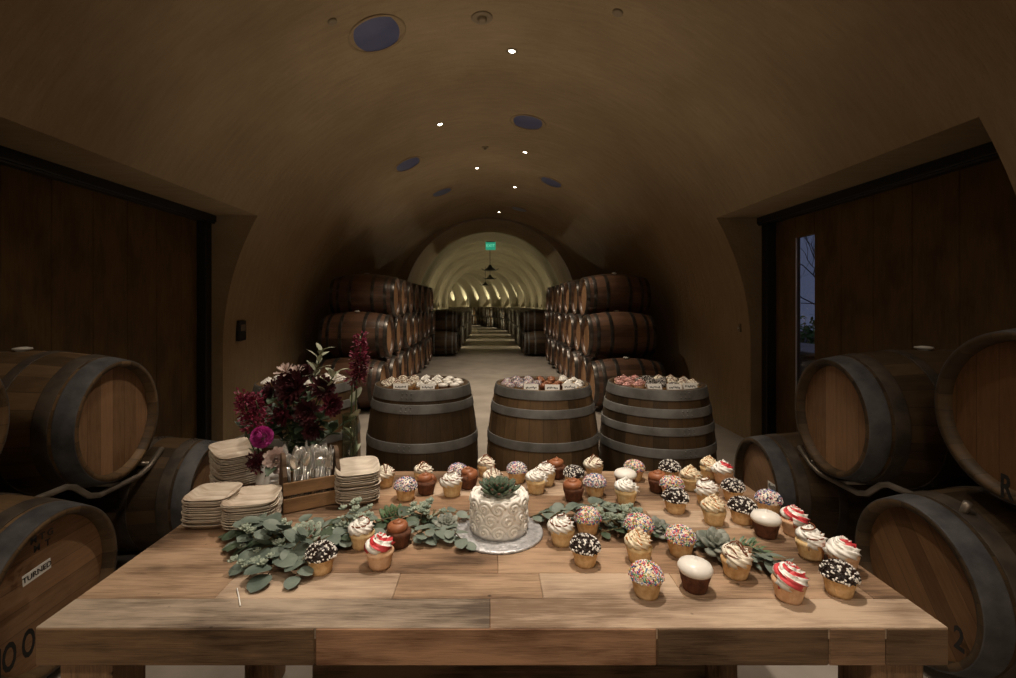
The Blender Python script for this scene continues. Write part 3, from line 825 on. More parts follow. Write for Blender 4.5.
PR = {
 'A': proto('A', [('cake', cake_bm(), MT['cake_gold'], None), ('frosting', swirl_bm(), MT['cream'], None), ('drizzle', drizzle_bm(0), MT['driz'], None)]),
 'A2': proto('A2', [('cake', cake_bm(), MT['cake_pale'], None), ('frosting', swirl_bm(2.8), MT['cream2'], None), ('drizzle', drizzle_bm(1), MT['driz'], None)]),
 'B': proto('B', [('cake', cake_bm(), MT['cake_choc'], None), ('frosting', chocsw, MT['choc'], None)]),
 'C': proto('C', [('cake', cake_bm(), MT['cake_gold'], None), ('frosting', dome_bm(), MT['vanilla'], None), ('sprinkles', sprinkle_bm(580, .0075, .0026, 8), SPR, 'stuff')]),
 'C2': proto('C2', [('cake', cake_bm(), MT['cake_gold'], None), ('frosting', dome_bm(), MT['cream'], None), ('sprinkles', sprinkle_bm(560, .0060, .0026, 6), SPB, 'stuff')]),
 'D': proto('D', [('cake', cake_bm(), MT['cake_gold'], None), ('frosting', dome_bm(), MT['s_blk'], None), ('chocolate_chips', sprinkle_bm(300, .0075, .0038, 5), CHP, 'stuff')]),
 'E': proto('E', [('cake', cake_bm(), MT['cake_pink'], None), ('frosting', swirl_bm(altmi=lambda i: 0 if i % 6 < 3 else 1, twist=.42), [MT['red'], MT['cream2']], None)]),
 'E2': proto('E2', [('cake', cake_bm(), MT['cake_pink'], None), ('frosting', swirl_bm(altmi=lambda i: 1 if i % 18 > 3 else 0, twist=.42), [MT['red'], MT['cream2']], None)]),
 'E3': proto('E3', [('cake', cake_bm(), MT['cake_pink'], None), ('frosting', swirl_bm(2.6), MT['pink'], None), ('drizzle', drizzle_bm(1), MT['driz'], None)]),
 'F': proto('F', [('cake', cake_bm(), MT['cake_choc'], None), ('icing', fond, MT['fond'], None)]),
 'G': proto('G', [('cake', cake_bm(), MT['cake_pale'], None), ('frosting', swirl_bm(), MT['cream2'], None)]),
 'G2': proto('G2', [('cake', cake_bm(), MT['cake_pale'], None), ('frosting', swirl_bm(3.6, hz=.040), MT['vanilla'], None), ('drizzle', drizzle_bm(0), MT['caramel'], None)]),
}
used = set()
def put(key, M, lab, group):
    r = PR[key]
    if key in used: return dup(r, M, lab, group)
    used.add(key); r.matrix_world = M; r['label'] = lab; r['group'] = group; return r
CC = [
 (385, 489, 'A', 'cream swirl cupcake half hidden behind the plate stack next to the cutlery caddy'),
 (405.5, 502, 'C2', 'blue and white speckled cupcake in front of the plates beside the caddy'),
 (423, 486, 'A', 'cream cupcake with brown drizzle directly behind a chocolate one near the plates'),
 (426, 496, 'B', 'chocolate swirl cupcake beside the blue speckled cupcake, back row'),
 (452, 498, 'A2', 'white cupcake with dark drizzle between two chocolate cupcakes in the back rows'),
 (458, 485, 'C2', 'speckled cupcake at the table back edge behind a chocolate swirl cupcake'),
 (468.5, 490, 'B', 'chocolate swirl cupcake close behind the white cake'),
 (486, 478, 'A', 'drizzled cream cupcake at the table back edge straight behind the cake'),
 (493, 493, 'A', 'cream cupcake peeking out behind the succulent on the cake'),
 (517, 484, 'C2', 'purple speckled cupcake at the back edge between the upright barrels'),
 (536, 495, 'G', 'plain white swirl cupcake just behind the cake, window side'),
 (546, 487, 'A2', 'white drizzled cupcake behind the plain white swirl near the cake'),
 (557, 480, 'B', 'small chocolate swirl cupcake at the back edge in front of the middle barrel'),
 (574, 488, 'D', 'dark chip cupcake standing right behind a chocolate swirl, below the middle barrel'),
 (573.5, 503, 'B', 'chocolate swirl cupcake touching the garland behind the cake'),
 (594, 479, 'A', 'drizzled cream cupcake at the back edge in the gap between two upright barrels'),
 (595, 498, 'C2', 'pale speckled cupcake behind the broad eucalyptus leaf'),
 (625.5, 491, 'F', 'smooth white iced chocolate cupcake in the back rows'),
 (634, 482, 'C', 'pink speckled cupcake at the back edge behind a smooth white one'),
 (626, 506, 'G', 'white swirl cupcake behind the pale sedum of the garland'),
 (658, 494, 'B', 'low chocolate swirl cupcake in the back rows, window side'),
 (670, 482, 'D', 'dark chip cupcake at the table back edge, the one before the eight-hooped barrel'),
 (672, 501, 'C', 'colour speckled cupcake standing behind a dark chip cupcake'),
 (675.5, 515, 'D', 'dark chip cupcake between the speckled cupcake and the garland'),
 (691, 492, 'G2', 'cream swirl cupcake in the third rank at the window side back corner'),
 (709, 480, 'G2', 'tall cream swirl cupcake at the far window side corner of the table'),
 (723, 485, 'E2', 'white and red cupcake at the far window side corner of the table'),
 (707, 507, 'A2', 'white cupcake with thick dark drizzle behind the caramel topped one'),
 (714, 527, 'G2', 'white swirl cupcake rising directly behind the grey succulent'),
 (733, 503, 'D', 'dark chip cupcake along the window side edge, farthest of three'),
 (769, 517, 'C2', 'grey speckled cupcake at the table edge in front of the tagged barrel head'),
 (742, 526, 'D', 'dark chip cupcake tucked behind the smooth white cupcake'),
 (766, 540, 'F', 'smooth white iced cupcake beside the dark chip one, window side'),
 (794, 538, 'E', 'red swirl cupcake on the window side edge behind the drizzled one'),
 (811, 562, 'A2', 'white cupcake with chocolate loops at the table window side edge'),
 (843, 575, 'E2', 'white frosted cupcake with a red streak behind the big dark chip one'),
 (839, 600, 'D', 'big dark chip cupcake nearest the table corner'),
 (788.5, 605, 'E', 'red and white swirl cupcake in the front row beside the table corner'),
 (735.5, 581, 'A', 'white cupcake with stripes of dark drizzle in front of the grey succulent'),
 (694.5, 595, 'F', 'smooth white iced chocolate cupcake in the front row'),
 (680.5, 559, 'C', 'colourful sprinkle cupcake behind the front smooth white cupcake'),
 (646.5, 601, 'C', 'bright rainbow sprinkle cupcake foremost on the table'),
 (639, 566, 'G2', 'white swirl cupcake with caramel right behind the rainbow sprinkle one'),
 (639, 546, 'C', 'sprinkle cupcake hidden behind the caramel swirl cupcake'),
 (587.5, 537, 'C', 'sprinkle cupcake between the dark chip cupcake and the garland'),
 (585, 569, 'D', 'dark chip cupcake alone in front of the sprinkle cupcake near the cake board'),
 (562, 548, 'A2', 'white cupcake with brown swirl right beside the silver cake board'),
 (321, 577, 'D', 'dark chip cupcake at the front end of the eucalyptus, flower side'),
 (362, 551, 'A2', 'white drizzled cupcake nestled in the garland behind a red swirl one'),
 (399, 550, 'B', 'chocolate swirl cupcake at the front edge of the garland, flower side of the cake'),
 (380, 571.5, 'E', 'red and white swirl cupcake in front of the garland, flower side'),
]
rc = random.Random(3)
for px, py, key, lab in CC:
    p = T(px, py); p.y += .024; p.x *= p.y/(p.y-.024)
    s = rc.uniform(.96, 1.04)
    put(key, Matrix.Translation(p) @ RZ(rc.uniform(0, 6.28)) @ RX(rc.uniform(-.03, .03)) @ Matrix.Scale(s, 4), lab, 'cupcakes on the plank table')
# small cupcakes on the upright barrels
def barreltop(bi, types, bn, cards):
    bx, by = SB[bi][0], SB[bi][1]; z = 2*HL-.041
    gname = 'small cupcakes on the %s' % bn
    rowsn = ['back row', 'second row', 'third row', 'front row']
    for ri, (yy, n) in enumerate(((.17, 5), (.085, 7), (-.01, 8), (-.10, 7))):
        half = math.sqrt(.235**2-yy**2)-.005
        for k in range(n):
            u = k/(n-1); x = -half+2*half*u
            ty = types[min(len(types)-1, int((x+.235)/.47*len(types)))]
            put(ty[0], TR(bx+x, by+yy+rc.uniform(-.006, .006), z) @ RZ(rc.uniform(0, 6.28)) @ Matrix.Scale(.80, 4), 'small %s cupcake, %s in the %s on the %s' % (ty[1], ordn[k], rowsn[ri], bn), gname)
    for k, (dx, col) in enumerate(cards):
        t = thing('name_card', 'small white name card, %s along the front of the %s' % (ordn[k], bn), 'card', TR(bx+dx, by-math.sqrt(.250**2-dx**2), 2*HL-.026) @ RZ(rc.uniform(-.15, .15)) @ RX(-.5), 'name cards on the upright barrels')
        bm = bmesh.new(); box(bm, (0, 0, .036), (.085, .0015, .046)); box(bm, (0, 0, 0), (.085, .0015, .052), TR(0, .014, .034) @ RX(.45)); obj('card', bm, MT['paper'], t)
        bm = bmesh.new()
        for q in range(8): box(bm, (-.028+.008*q, -.0012, .037+rnd(-.003, .003)), (.005, .0008, rnd(.006, .012)))
        obj('card_lettering', bm, MT['ink'], t)
barreltop(0, [('A', 'brown-drizzled cream'), ('A', 'brown-drizzled cream'), ('G', 'white swirl'), ('F', 'smooth white')], 'vase-side barrel', [(-.10, 0), (.06, 0)])
barreltop(1, [('C2', 'speckled'), ('C2', 'speckled'), ('B', 'chocolate swirl'), ('G', 'white swirl')], 'middle barrel', [(-.09, 0), (.03, 0), (.14, 0)])
barreltop(2, [('E3', 'pink swirl'), ('D', 'dark chip'), ('A', 'brown-drizzled cream')], 'eight-hooped barrel', [(-.08, 0), (.03, 0), (.14, 0)])
barreltop(3, [('G', 'white swirl'), ('F', 'smooth white'), ('A2', 'dark-drizzled white')], 'barrel behind the flowers', [(.05, 0)])
# ------------------------------------------------------------------ the cake
cp = T(499, 531); cp.y = 1.572*S; cp.x = (498-CX)/F*cp.y
t = thing('cake_board', 'round silver foil cake board under the white cake', 'cake board', TR(cp.x, cp.y, TZ))
bm = bmesh.new(); lathe(bm, [(0, 0), (.129, 0), (.131, .003), (.129, .0065), (.126, .0075), (0, .0075)], 64); obj('foil_disc', bm, MT['board'], t)
t = thing('cake', 'small round white buttercream cake with ruffled sides on a silver board', 'cake', TR(cp.x+.003, cp.y+.005, TZ+.0078) @ Matrix.Diagonal((.95, .95, 1, 1)))
bm = bmesh.new()
lathe(bm, [(0, 0), (.085, 0), (.087, .01), (.086, .094), (.082, .102), (.06, .1045), (0, .105)], 56, mod=lambda a, k: 1+.006*math.sin(9*a+k)); obj('cake_body', bm, MT['cream2'], t)
bm = bmesh.new()
for row in range(3):
    for k in range(12):
        a0 = 2*PI*(k+.5*(row % 2)+rnd(-.1, .1))/12; zc = .021+.033*row
        pts = []; rad = []
        for q in range(26):
            u = q/25; ang = u*2*PI*1.7; rr = .0225*(1-u*.85)
            aa = a0+rr*math.cos(ang)/.088; R = .0828+.006*u
            pts.append((R*math.cos(aa), R*math.sin(aa), max(.004, zc+rr*.85*math.sin(ang)))); rad.append(.0058-.002*u)
        tube(bm, pts, rad, 7, lobes=0)
obj('rosette_piping', bm, MT['cream2'], t)
bm = bmesh.new()
for R, z in ((.079, .103), (.060, .1045), (.04, .105)):
    tube(bm, [(R*(1+.03*math.sin(5*a))*math.cos(a), R*(1+.03*math.sin(5*a))*math.sin(a), z+.0015*math.sin(7*a)) for a in [2*PI*i/60 for i in range(61)]], .0045, 6)
obj('top_piping', bm, MT['cream2'], t)
# ------------------------------------------------------------------ greenery
def rosette(name, lab, cat, M, R, n, m, wid=.5, th=.16, open_=1.0, tipmi=True, group=None, curl=-.55):
    t = thing(name, lab, cat, M, group)
    bm = bmesh.new(); bi = bmesh.new()
    for i in range(n):
        u = i/(n-1); a = i*2.39996
        L = R*(.32+.68*u**.8); el = (1-u**.8)*1.35*open_+.12
        fleshy(bi if u < .3 else bm, RZ(a) @ TR(R*.06*u, 0, R*(.22*(1-u)+.05)) @ RY(-el) , L, L*wid, L*th, curl, 0, 1 if tipmi else 0)
    obj('leaves', bm, [m, MT['tip']], t); obj('heart', bi, [m, MT['tip']], t)
    return t
rosette('succulent', 'green pointed succulent sitting on top of the white cake', 'succulent', TR(cp.x+.001, cp.y-.012, TZ+.110), .072, 38, MT['deep_green'], .40, .14, .50)
GR = 'succulents of the table garland'
RS = [(306, 541, .056, 'sage', 'large pale sage succulent beside the dark chip cupcake', 34, .62),
      (393, 524, .060, 'green', 'spiky green succulent behind the chocolate cupcake in the garland', 30, .38),
      (447, 532, .040, 'grey_suc', 'grey succulent between the chocolate cupcake and the cake board', 22, .65),
      (716, 556, .060, 'grey_suc', 'grey open succulent behind the striped white cupcake', 20, .62),
      (657, 536, .040, 'grey_suc', 'small grey succulent behind the sprinkle cupcake on the window side', 20, .7),
      (676, 540, .034, 'sage', 'small sage succulent beside the twig on the window side', 18, .7),
      (344, 527, .034, 'sage', 'small pale succulent in front of the plates by the caddy', 20, .65)]
for px, py, R, m, lab, n, w in RS:
    rosette('succulent', lab, 'succulent', Matrix.Translation(T(px, py)) @ TR(0, 0, .018 if m == 'grey_suc' else .004) @ RX(.42 if m == 'grey_suc' else rnd(-.05, .25)) @ RZ(rnd(0, 6)), R, n, MT[m], w, .2, .62 if m == 'grey_suc' else .85, m != 'grey_suc', GR, -.2 if m == 'grey_suc' else -.55)
def sedum(lab, px, py, w, h, m, n=16):
    p = T(px, py); t = thing('sedum', lab, 'sedum', Matrix.Translation(p), 'sedum clusters of the table garland')
    bm = bmesh.new()
    for k in range(n):
        q = Vector((rnd(-w, w), rnd(-.045, .045), rnd(.25, 1)*h)); r = rnd(.013, .021)
        for i in range(13):
            u = i/12; a = i*2.39996
            fleshy(bm, Matrix.Translation(q) @ Euler((rnd(-.2, .4), rnd(-.2, .2), 0)).to_matrix().to_4x4() @ RZ(a) @ RY(-((1-u)*1.3+.1)), r*(.5+.5*u), r*.6, r*.3, -.5)
    obj('foliage', bm, m, t)
    bm = bmesh.new()
    for k in range(n): tube(bm, [(rnd(-w, w)*.4, rnd(-.02, .02), .004), (rnd(-w, w)*.8, rnd(-.03, .03), h*.7)], .0022, 5)
    obj('stem', bm, MT['stem'], t)
sedum('sage sedum cluster in the middle of the flower side greenery', 268, 547, .060, .060, MT['sage'], 20)
sedum('low sedum cluster behind the foremost eucalyptus leaf', 258, 566, .045, .035, MT['sage'], 12)
sedum('tall pale sedum in front of the plates beside the caddy', 356, 536, .050, .085, MT['sage'], 22)
sedum('pale sedum cluster behind the grey succulent near the cake', 428, 523, .050, .050, MT['sage'], 18)
sedum('wide sage sedum cluster right behind the sprinkle cupcakes', 618, 530, .080, .055, MT['sage'], 40)
sedum('small sedum cluster beside the cake board on the window side', 598, 524, .030, .04, MT['sage'], 8)
def sprig(lab, p0, p1, n, L, m='euc', kind='round', z=.02, arch=.02, wid=.8, group='leafy sprigs of the table garland', name='eucalyptus_sprig', lift=.35):
    a = T(*p0); b = T(*p1); M = Matrix.Translation(a); t = thing(name, lab, 'leaf sprig', M, group)
    d = b-a; pts = [d*(i/8)+Vector((0, 0, .004+z*.5+arch*math.sin(PI*i/8))) for i in range(9)]
    bm = bmesh.new(); tube(bm, pts, [.0022*(1-.6*i/8) for i in range(9)], 5); obj('stem', bm, MT['stem'], t)
    bm = bmesh.new(); an = math.atan2(d.y, d.x)
    for k in range(n):
        u = (k+.5)/n*.98; i = min(7, int(u*8)); q = pts[i].lerp(pts[i+1], u*8-i)
        s = 1 if k % 2 else -1
        ll = L*rnd(.8, 1.15)
        leaf(bm, Matrix.Translation(q) @ RZ(an+s*rnd(.5, 1.25)) @ RY(-rnd(-.15, lift)) @ RX(rnd(-.35, .35)), ll, ll*wid, .35, .12, kind, nl=8)
    leaf(bm, Matrix.Translation(pts[-1]) @ RZ(an), L, L*wid, .3, .12, kind, nl=8)
    obj('leaves', bm, MT[m], t)
SPG = [('eucalyptus sprig pointing to the table front with the foremost broad leaf', (300, 552), (268, 580), 5, .062),
       ('eucalyptus sprig drooping at the flower side end of the garland', (280, 553), (250, 568), 6, .054),
       ('eucalyptus sprig beneath the plates with leaves fanned to the table end', (292, 540), (244, 548), 7, .052),
       ('eucalyptus sprig curling below the dark chip cupcake', (312, 560), (296, 582), 4, .044),
       ('eucalyptus sprig rising in front of the cutlery caddy', (290, 535), (330, 528), 5, .055),
       ('eucalyptus sprig between the caddy and the drizzled cupcake', (312, 552), (350, 545), 6, .05),
       ('eucalyptus sprig passing behind the chocolate cupcake', (395, 535), (424, 544), 5, .042),
       ('eucalyptus sprig lying along the front of the grey succulent', (416, 540), (448, 543), 7, .038),
       ('eucalyptus sprig slipped under the silver cake board', (438, 536), (464, 548), 5, .042),
       ('eucalyptus sprig behind the cake board on the flower side', (428, 524), (466, 522), 6, .036),
       ('eucalyptus sprig just behind the cake, window side', (530, 522), (572, 524), 7, .045),
       ('eucalyptus sprig with the broad leaf behind the sedum', (580, 516), (610, 512), 4, .058),
       ('eucalyptus sprig under the wide sedum cluster', (590, 530), (650, 534), 9, .036),
       ('eucalyptus sprig linking the small grey succulents', (640, 528), (692, 546), 9, .036),
       ('eucalyptus sprig behind the grey open succulent', (690, 540), (716, 552), 5, .035),
       ('eucalyptus sprig beside the spiky green sprig near the red cupcake', (742, 560), (782, 575), 6, .055)]
for lab, a, b, n, L in SPG: sprig(lab, a, b, n, L)
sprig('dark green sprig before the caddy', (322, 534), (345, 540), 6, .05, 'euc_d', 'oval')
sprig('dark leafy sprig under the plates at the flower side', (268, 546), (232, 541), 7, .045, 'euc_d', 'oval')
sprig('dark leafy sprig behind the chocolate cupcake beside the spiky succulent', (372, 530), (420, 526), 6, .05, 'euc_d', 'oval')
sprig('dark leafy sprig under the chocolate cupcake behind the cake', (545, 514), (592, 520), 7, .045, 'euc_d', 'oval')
sprig('narrow leafed green sprig behind the striped white cupcake', (722, 556), (768, 562), 26, .034, 'green', 'oval', .025, .02, .22, name='rosemary_sprig', lift=.9)
sprig('narrow leafed grey-green sprig ending at the red cupcake', (752, 566), (790, 577), 16, .036, 'euc', 'oval', .012, .012, .25, name='rosemary_sprig', lift=.7)
for lab, a_, b_, n, L in (('upright eucalyptus sprig in the thick of the flower side greenery', (285, 548), (252, 538), 8, .052),
      ('eucalyptus sprig arching over the sage sedum on the flower side', (300, 545), (262, 560), 8, .046),
      ('eucalyptus sprig between the sage succulent and the dark chip cupcake', (318, 556), (290, 566), 6, .044),
      ('eucalyptus sprig beside the tall pale sedum and the caddy', (340, 530), (372, 540), 7, .045),
      ('eucalyptus sprig behind the drizzled cupcake next to the cake board', (548, 530), (586, 530), 7, .042)):
    sprig(lab, a_, b_, n, L, z=.05, arch=.03, lift=1.0)
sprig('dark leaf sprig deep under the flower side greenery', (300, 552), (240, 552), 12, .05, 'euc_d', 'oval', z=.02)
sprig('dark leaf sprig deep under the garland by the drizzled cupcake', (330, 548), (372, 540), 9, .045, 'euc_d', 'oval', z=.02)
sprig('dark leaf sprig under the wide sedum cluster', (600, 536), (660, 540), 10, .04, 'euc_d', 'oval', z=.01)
# fallen stem
bm = bmesh.new(); a = T(237, 590); tube(bm, [(0, 0, .004), (.02, -.03, .003), (.04, -.062, .003)], .0016, 5)
tag(obj('twig', bm, MT['paper'], None, Matrix.Translation(a)), 'thin pale twig lying in front of the eucalyptus', 'twig')
# ------------------------------------------------------------------ plates
def plate_bm(s=.082):
    bm = bmesh.new(); n = 36
    def ring(sc, z):
        out = []
        for i in range(n):
            a = 2*PI*i/n; c, d = math.cos(a), math.sin(a); e = 2/4.2
            out.append(bm.verts.new((sc*abs(c)**e*(1 if c > 0 else -1), sc*abs(d)**e*(1 if d > 0 else -1), z)))
        return out
    R = [ring(.60*s, .0), ring(.72*s, .001), ring(.92*s, .017), ring(1.0*s, .0205), ring(1.0*s, .0225), ring(.91*s, .0195), ring(.72*s, .0045), ring(.5*s, .0035)]
    for A, B in zip(R, R[1:]):
        for i in range(n):
            f = bm.faces.new([A[i], A[(i+1) % n], B[(i+1) % n], B[i]]); f.smooth = True
    bm.faces.new(R[0][::-1]); bm.faces.new(R[-1]); return bm
PM = [mesh('plate', plate_bm(), MT['plate']), mesh('plate', plate_bm(), MT['plate_b'])]
for px, py, hh, n, sc, rot, nm, tiltx in (
        (236, 492, .118, 20, .95, .75, 'back stack near the flowers', .18), (213, 531, .075, 13, .84, .05, 'stack at the table flower side edge', .0),
        (253, 534, .068, 12, .92, .22, 'front stack behind the eucalyptus', .0), (357, 508, .100, 16, .88, .35, 'stack beside the cutlery caddy', .12)):
    p = T(px, py); p.y += .075*sc; p.x *= p.y/(p.y-.075*sc)
    for k in range(n):
        top = k == n-1
        o = bpy.data.objects.new('plate', PM[0 if rnd(0, 1) < .6 else 1]); COL.objects.link(o)
        zz = hh*k/n
        o.matrix_world = TR(p.x+rnd(-.003, .003), p.y+rnd(-.003, .003), TZ+zz+(.004 if k else 0)) @ RZ(rot+rnd(-.07, .07)) @ RX(rnd(-.02, .02)*(k > 0)+(tiltx*k/n)) @ Matrix.Scale(sc, 4)
        w = 'topmost' if top else ('bottom' if k == 0 else ordn[n-1-k]+' from the top')
        tag(o, 'palm leaf plate, %s in the %s' % (w, nm), 'plate', 'palm leaf plates')
# ------------------------------------------------------------------ cutlery caddy
cx, cy = (309-CX)/F*1.79*S, 1.80*S
RC = RZ(.52)
CM = TR(cx, cy, TZ) @ RC
t = thing('cutlery_caddy', 'wooden cutlery caddy with two tall rounded ends holding forks and knives', 'cutlery caddy', CM)
cw, cd = .165, .100
for s, m in ((-1, 'caddy_dark'), (1, 'caddy_dark')):
    bm = bmesh.new(); pts = [(-cd/2, 0), (cd/2, 0), (cd/2, .115)]+[(cd/2*.62*math.cos(a), .142+.036*math.sin(a)) for a in [PI*i/12 for i in range(13)]]+[(-cd/2, .115)]
    for sx in (-.005, .005): pass
    A = [bm.verts.new((-.006, y, z)) for y, z in pts]; B = [bm.verts.new((.006, y, z)) for y, z in pts]
    bm.faces.new(A[::-1]); bm.faces.new(B)
    for i in range(len(A)): bm.faces.new([A[i], A[(i+1) % len(A)], B[(i+1) % len(A)], B[i]])
    obj('end_board', bm, MT[m], t, TR(s*cw/2, 0, .001))
for nm, y, z0, z1 in (('front_slat', -cd/2-.004, .058, .098), ('front_slat', -cd/2-.004, .004, .048), ('back_slat', cd/2+.004, .058, .098), ('back_slat', cd/2+.004, .004, .048)):
    bm = bmesh.new(); box(bm, (0, 0, 0), (cw+.014, .008, z1-z0), bev=.0015); obj(nm, bm, MT['caddy'], t, TR(0, y, (z0+z1)/2))
bm = bmesh.new(); box(bm, (0, 0, .008), (cw-.014, cd-.002, .008)); obj('bottom_board', bm, MT['caddy'], t)
bm = bmesh.new(); box(bm, (0, 0, .05), (.005, cd-.004, .07)); obj('divider', bm, MT['caddy'], t)
def fork_bm():
    bm = bmesh.new()
    tube(bm, [(0, 0, 0), (0, 0, .05), (0, .002, .10)], [.0045, .0030, .0028], 8)
    box(bm, (0, .003, .112), (.020, .0022, .026), bev=.001)
    for k in range(4):
        tube(bm, [((k-1.5)*.0055, .003, .122), ((k-1.5)*.0055, .0045, .140), ((k-1.5)*.0053, .003, .158)], [.0016, .0015, .0008], 6)
    return bm
def knife_bm():
    bm = bmesh.new(); tube(bm, [(0, 0, 0), (0, 0, .05), (0, 0, .085)], [.0048, .0038, .0035], 8)
    pts = [(-.005, .085), (.006, .085), (.009, .12), (.008, .15), (.003, .165), (-.005, .160)]
    A = [bm.verts.new((x, -.0008, z)) for x, z in pts]; B = [bm.verts.new((x, .0008, z)) for x, z in pts]
    bm.faces.new(A[::-1]); bm.faces.new(B)
    for i in range(6): bm.faces.new([A[i], A[(i+1) % 6], B[(i+1) % 6], B[i]])
    return bm
def spoon_bm():
    bm = bmesh.new(); tube(bm, [(0, 0, 0), (0, 0, .05), (0, .001, .115)], [.0045, .0030, .0028], 8)
    blob(bm, (0, .001, .138), (.0135, .0035, .024), seg=14, ring=8); return bm
FM = [mesh('fork', fork_bm(), MT['plastic']), mesh('knife', knife_bm(), MT['plastic']), mesh('spoon', spoon_bm(), MT['plastic'])]
nn = ['fork', 'knife', 'spoon']; LABS = {0: 'clear plastic fork standing tines-up in the cutlery caddy', 1: 'clear plastic knife standing in the cutlery caddy', 2: 'clear plastic spoon standing bowl-up in the cutlery caddy'}
for i in range(9):
    for j in range(4):
        ty = 0 if i >= 5 else (2 if (i+j) % 3 else 1)
        o = bpy.data.objects.new(nn[ty], FM[ty]); COL.objects.link(o)
        x = -.054+.0135*i+(.003 if i >= 5 else -.003); y = -.038+.025*j
        o.matrix_world = CM @ TR(x+rnd(-.002, .002), y, .014+rnd(0, .022)) @ Euler((rnd(-.14, .14), rnd(-.12, .12), rnd(-.9, .9))).to_matrix().to_4x4()
        tag(o, LABS[ty], nn[ty], nn[ty]+'s in the cutlery caddy')
# napkins
p = T(279, 491); p.y = 2.02*S; p.x = (280-CX)/F*p.y
t = None
for k in range(3):
    bm = bmesh.new(); box(bm, (0, 0, .004), (.12, .12, .008), bev=.003)
    tag(obj('napkin', bm, MT['napkin'], None, TR(p.x, p.y, TZ+.001+.0085*k) @ RZ(.2+.1*k)), 'folded white paper napkin, %s of the pile behind the caddy' % ['bottom', 'middle', 'topmost'][k], 'napkin', 'napkins behind the caddy')
# ------------------------------------------------------------------ flowers
def bloom(bm, M, R, n, wid, curlr=(.2, 1.1), ball=False):
    for i in range(n):
        u = (i+.5)/n; a = i*2.39996
        el = (PI/2*.97)*(1-u)-(.25*u if not ball else .95*u)
        L = R*(.55+.45*u) if not ball else R*.42
        base = RZ(a) @ RY(-el)
        off = R*.12 if not ball else R*.62
        leaf(bm, M @ base @ TR(off, 0, 0), L, L*wid, -rnd(*curlr), .5, 'petal', nl=3, nw=2)
def flower(name, lab, cat, base, top, face, R, m, n=70, wid=.42, ball=False, leaves=3, group='cut flowers in the big bouquet', stemm='gstem', leafm='euc_d', grow=.14):
    t = thing(name, lab, cat, TR(*base), group)
    b = Vector(base); d = Vector(top)-b
    side = Vector((d.x, d.y, 0))
    pts = [d*(i/8)+side*(-.25*math.sin(PI*i/8)) for i in range(9)]
    bm = bmesh.new(); tube(bm, pts, .0028, 6); obj('stem', bm, MT[stemm], t)
    if R:
        bm = bmesh.new(); q = Vector(face).normalized().to_track_quat('Z', 'Y').to_matrix().to_4x4()
        bloom(bm, Matrix.Translation(d) @ q, R, n, wid, ball=ball); obj('bloom', bm, MT[m], t)
    if leaves:
        bm = bmesh.new()
        for k in range(leaves):
            u = rnd(.5, .95); i = int(u*8); q = pts[i].lerp(pts[min(8, i+1)], u*8-i)
            leaf(bm, Matrix.Translation(q) @ RZ(rnd(0, 6.3)) @ RY(-rnd(-.2, .7)), rnd(.6, 1)*grow*.6, grow*.27, .5, .2)
        obj('leaves', bm, MT[leafm], t)
    return t
def vase(name, lab, M, prof, inner, mat, water=None):
    t = thing(name, lab, 'vase', M)
    bm = bmesh.new(); lathe(bm, prof+inner, 32); obj('vase_body', bm, mat, t)
    if water:
        bm = bmesh.new(); lathe(bm, water, 28); obj('water', bm, MT['water'], t)
    return t
VY = 2.03*S
def WS(px, py, y): return W(px, py, y*S)
vx = (300-CX)/F*VY
vase('flower_vase', 'short wide glass vase holding the big dark bouquet', TR(vx, VY, TZ), [(0, 0), (.048, 0), (.052, .01), (.058, .15), (.062, .17)], [(.059, .17), (.055, .15), (.049, .012), (0, .010)], MT['vglass'], [(0, .0125), (.0475, .0125), (.052, .10), (0, .10)])
def V(px, py, y): return WS(px, py, y)
BQ = [((293, 387), 2.00, .068, 'dburg', 'big dark burgundy dahlia facing forward at the upper bouquet', (-.25, -1, .25), 90),
      ((273, 392), 2.02, .050, 'dburg', 'dark dahlia low on the outer flank of the bouquet', (-.9, -.6, .3), 70),
      ((307, 412), 1.98, .050, 'dburg', 'dark burgundy dahlia in the bouquet centre', (.1, -1, .1), 70),
      ((322, 388), 2.02, .048, 'dburg', 'dark plum dahlia on the aisle flank of the bouquet', (.7, -.8, .4), 70),
      ((284, 414), 1.99, .045, 'burg', 'burgundy dahlia low in the bouquet beside the magenta one', (-.6, -1, .0), 70),
      ((331, 405), 2.00, .045, 'burg', 'burgundy dahlia low on the aisle flank of the bouquet', (.8, -.8, .1), 60),
      ((304, 376), 2.05, .050, 'dburg', 'dark dahlia high at the back of the bouquet', (.1, -.5, 1), 70),
      ((312, 430), 1.98, .040, 'dburg', 'dark dahlia hanging lowest at the vase rim', (.2, -1, -.2), 60)]
for (px, py), y, R, m, lab, face, n in BQ:
    top = V(px, py, y); flower('dahlia_flower', lab, 'flower', (vx+rnd(-.02, .02), VY+rnd(-.02, .02), TZ+.03), top, face, R, m, n, .40, leaves=4)
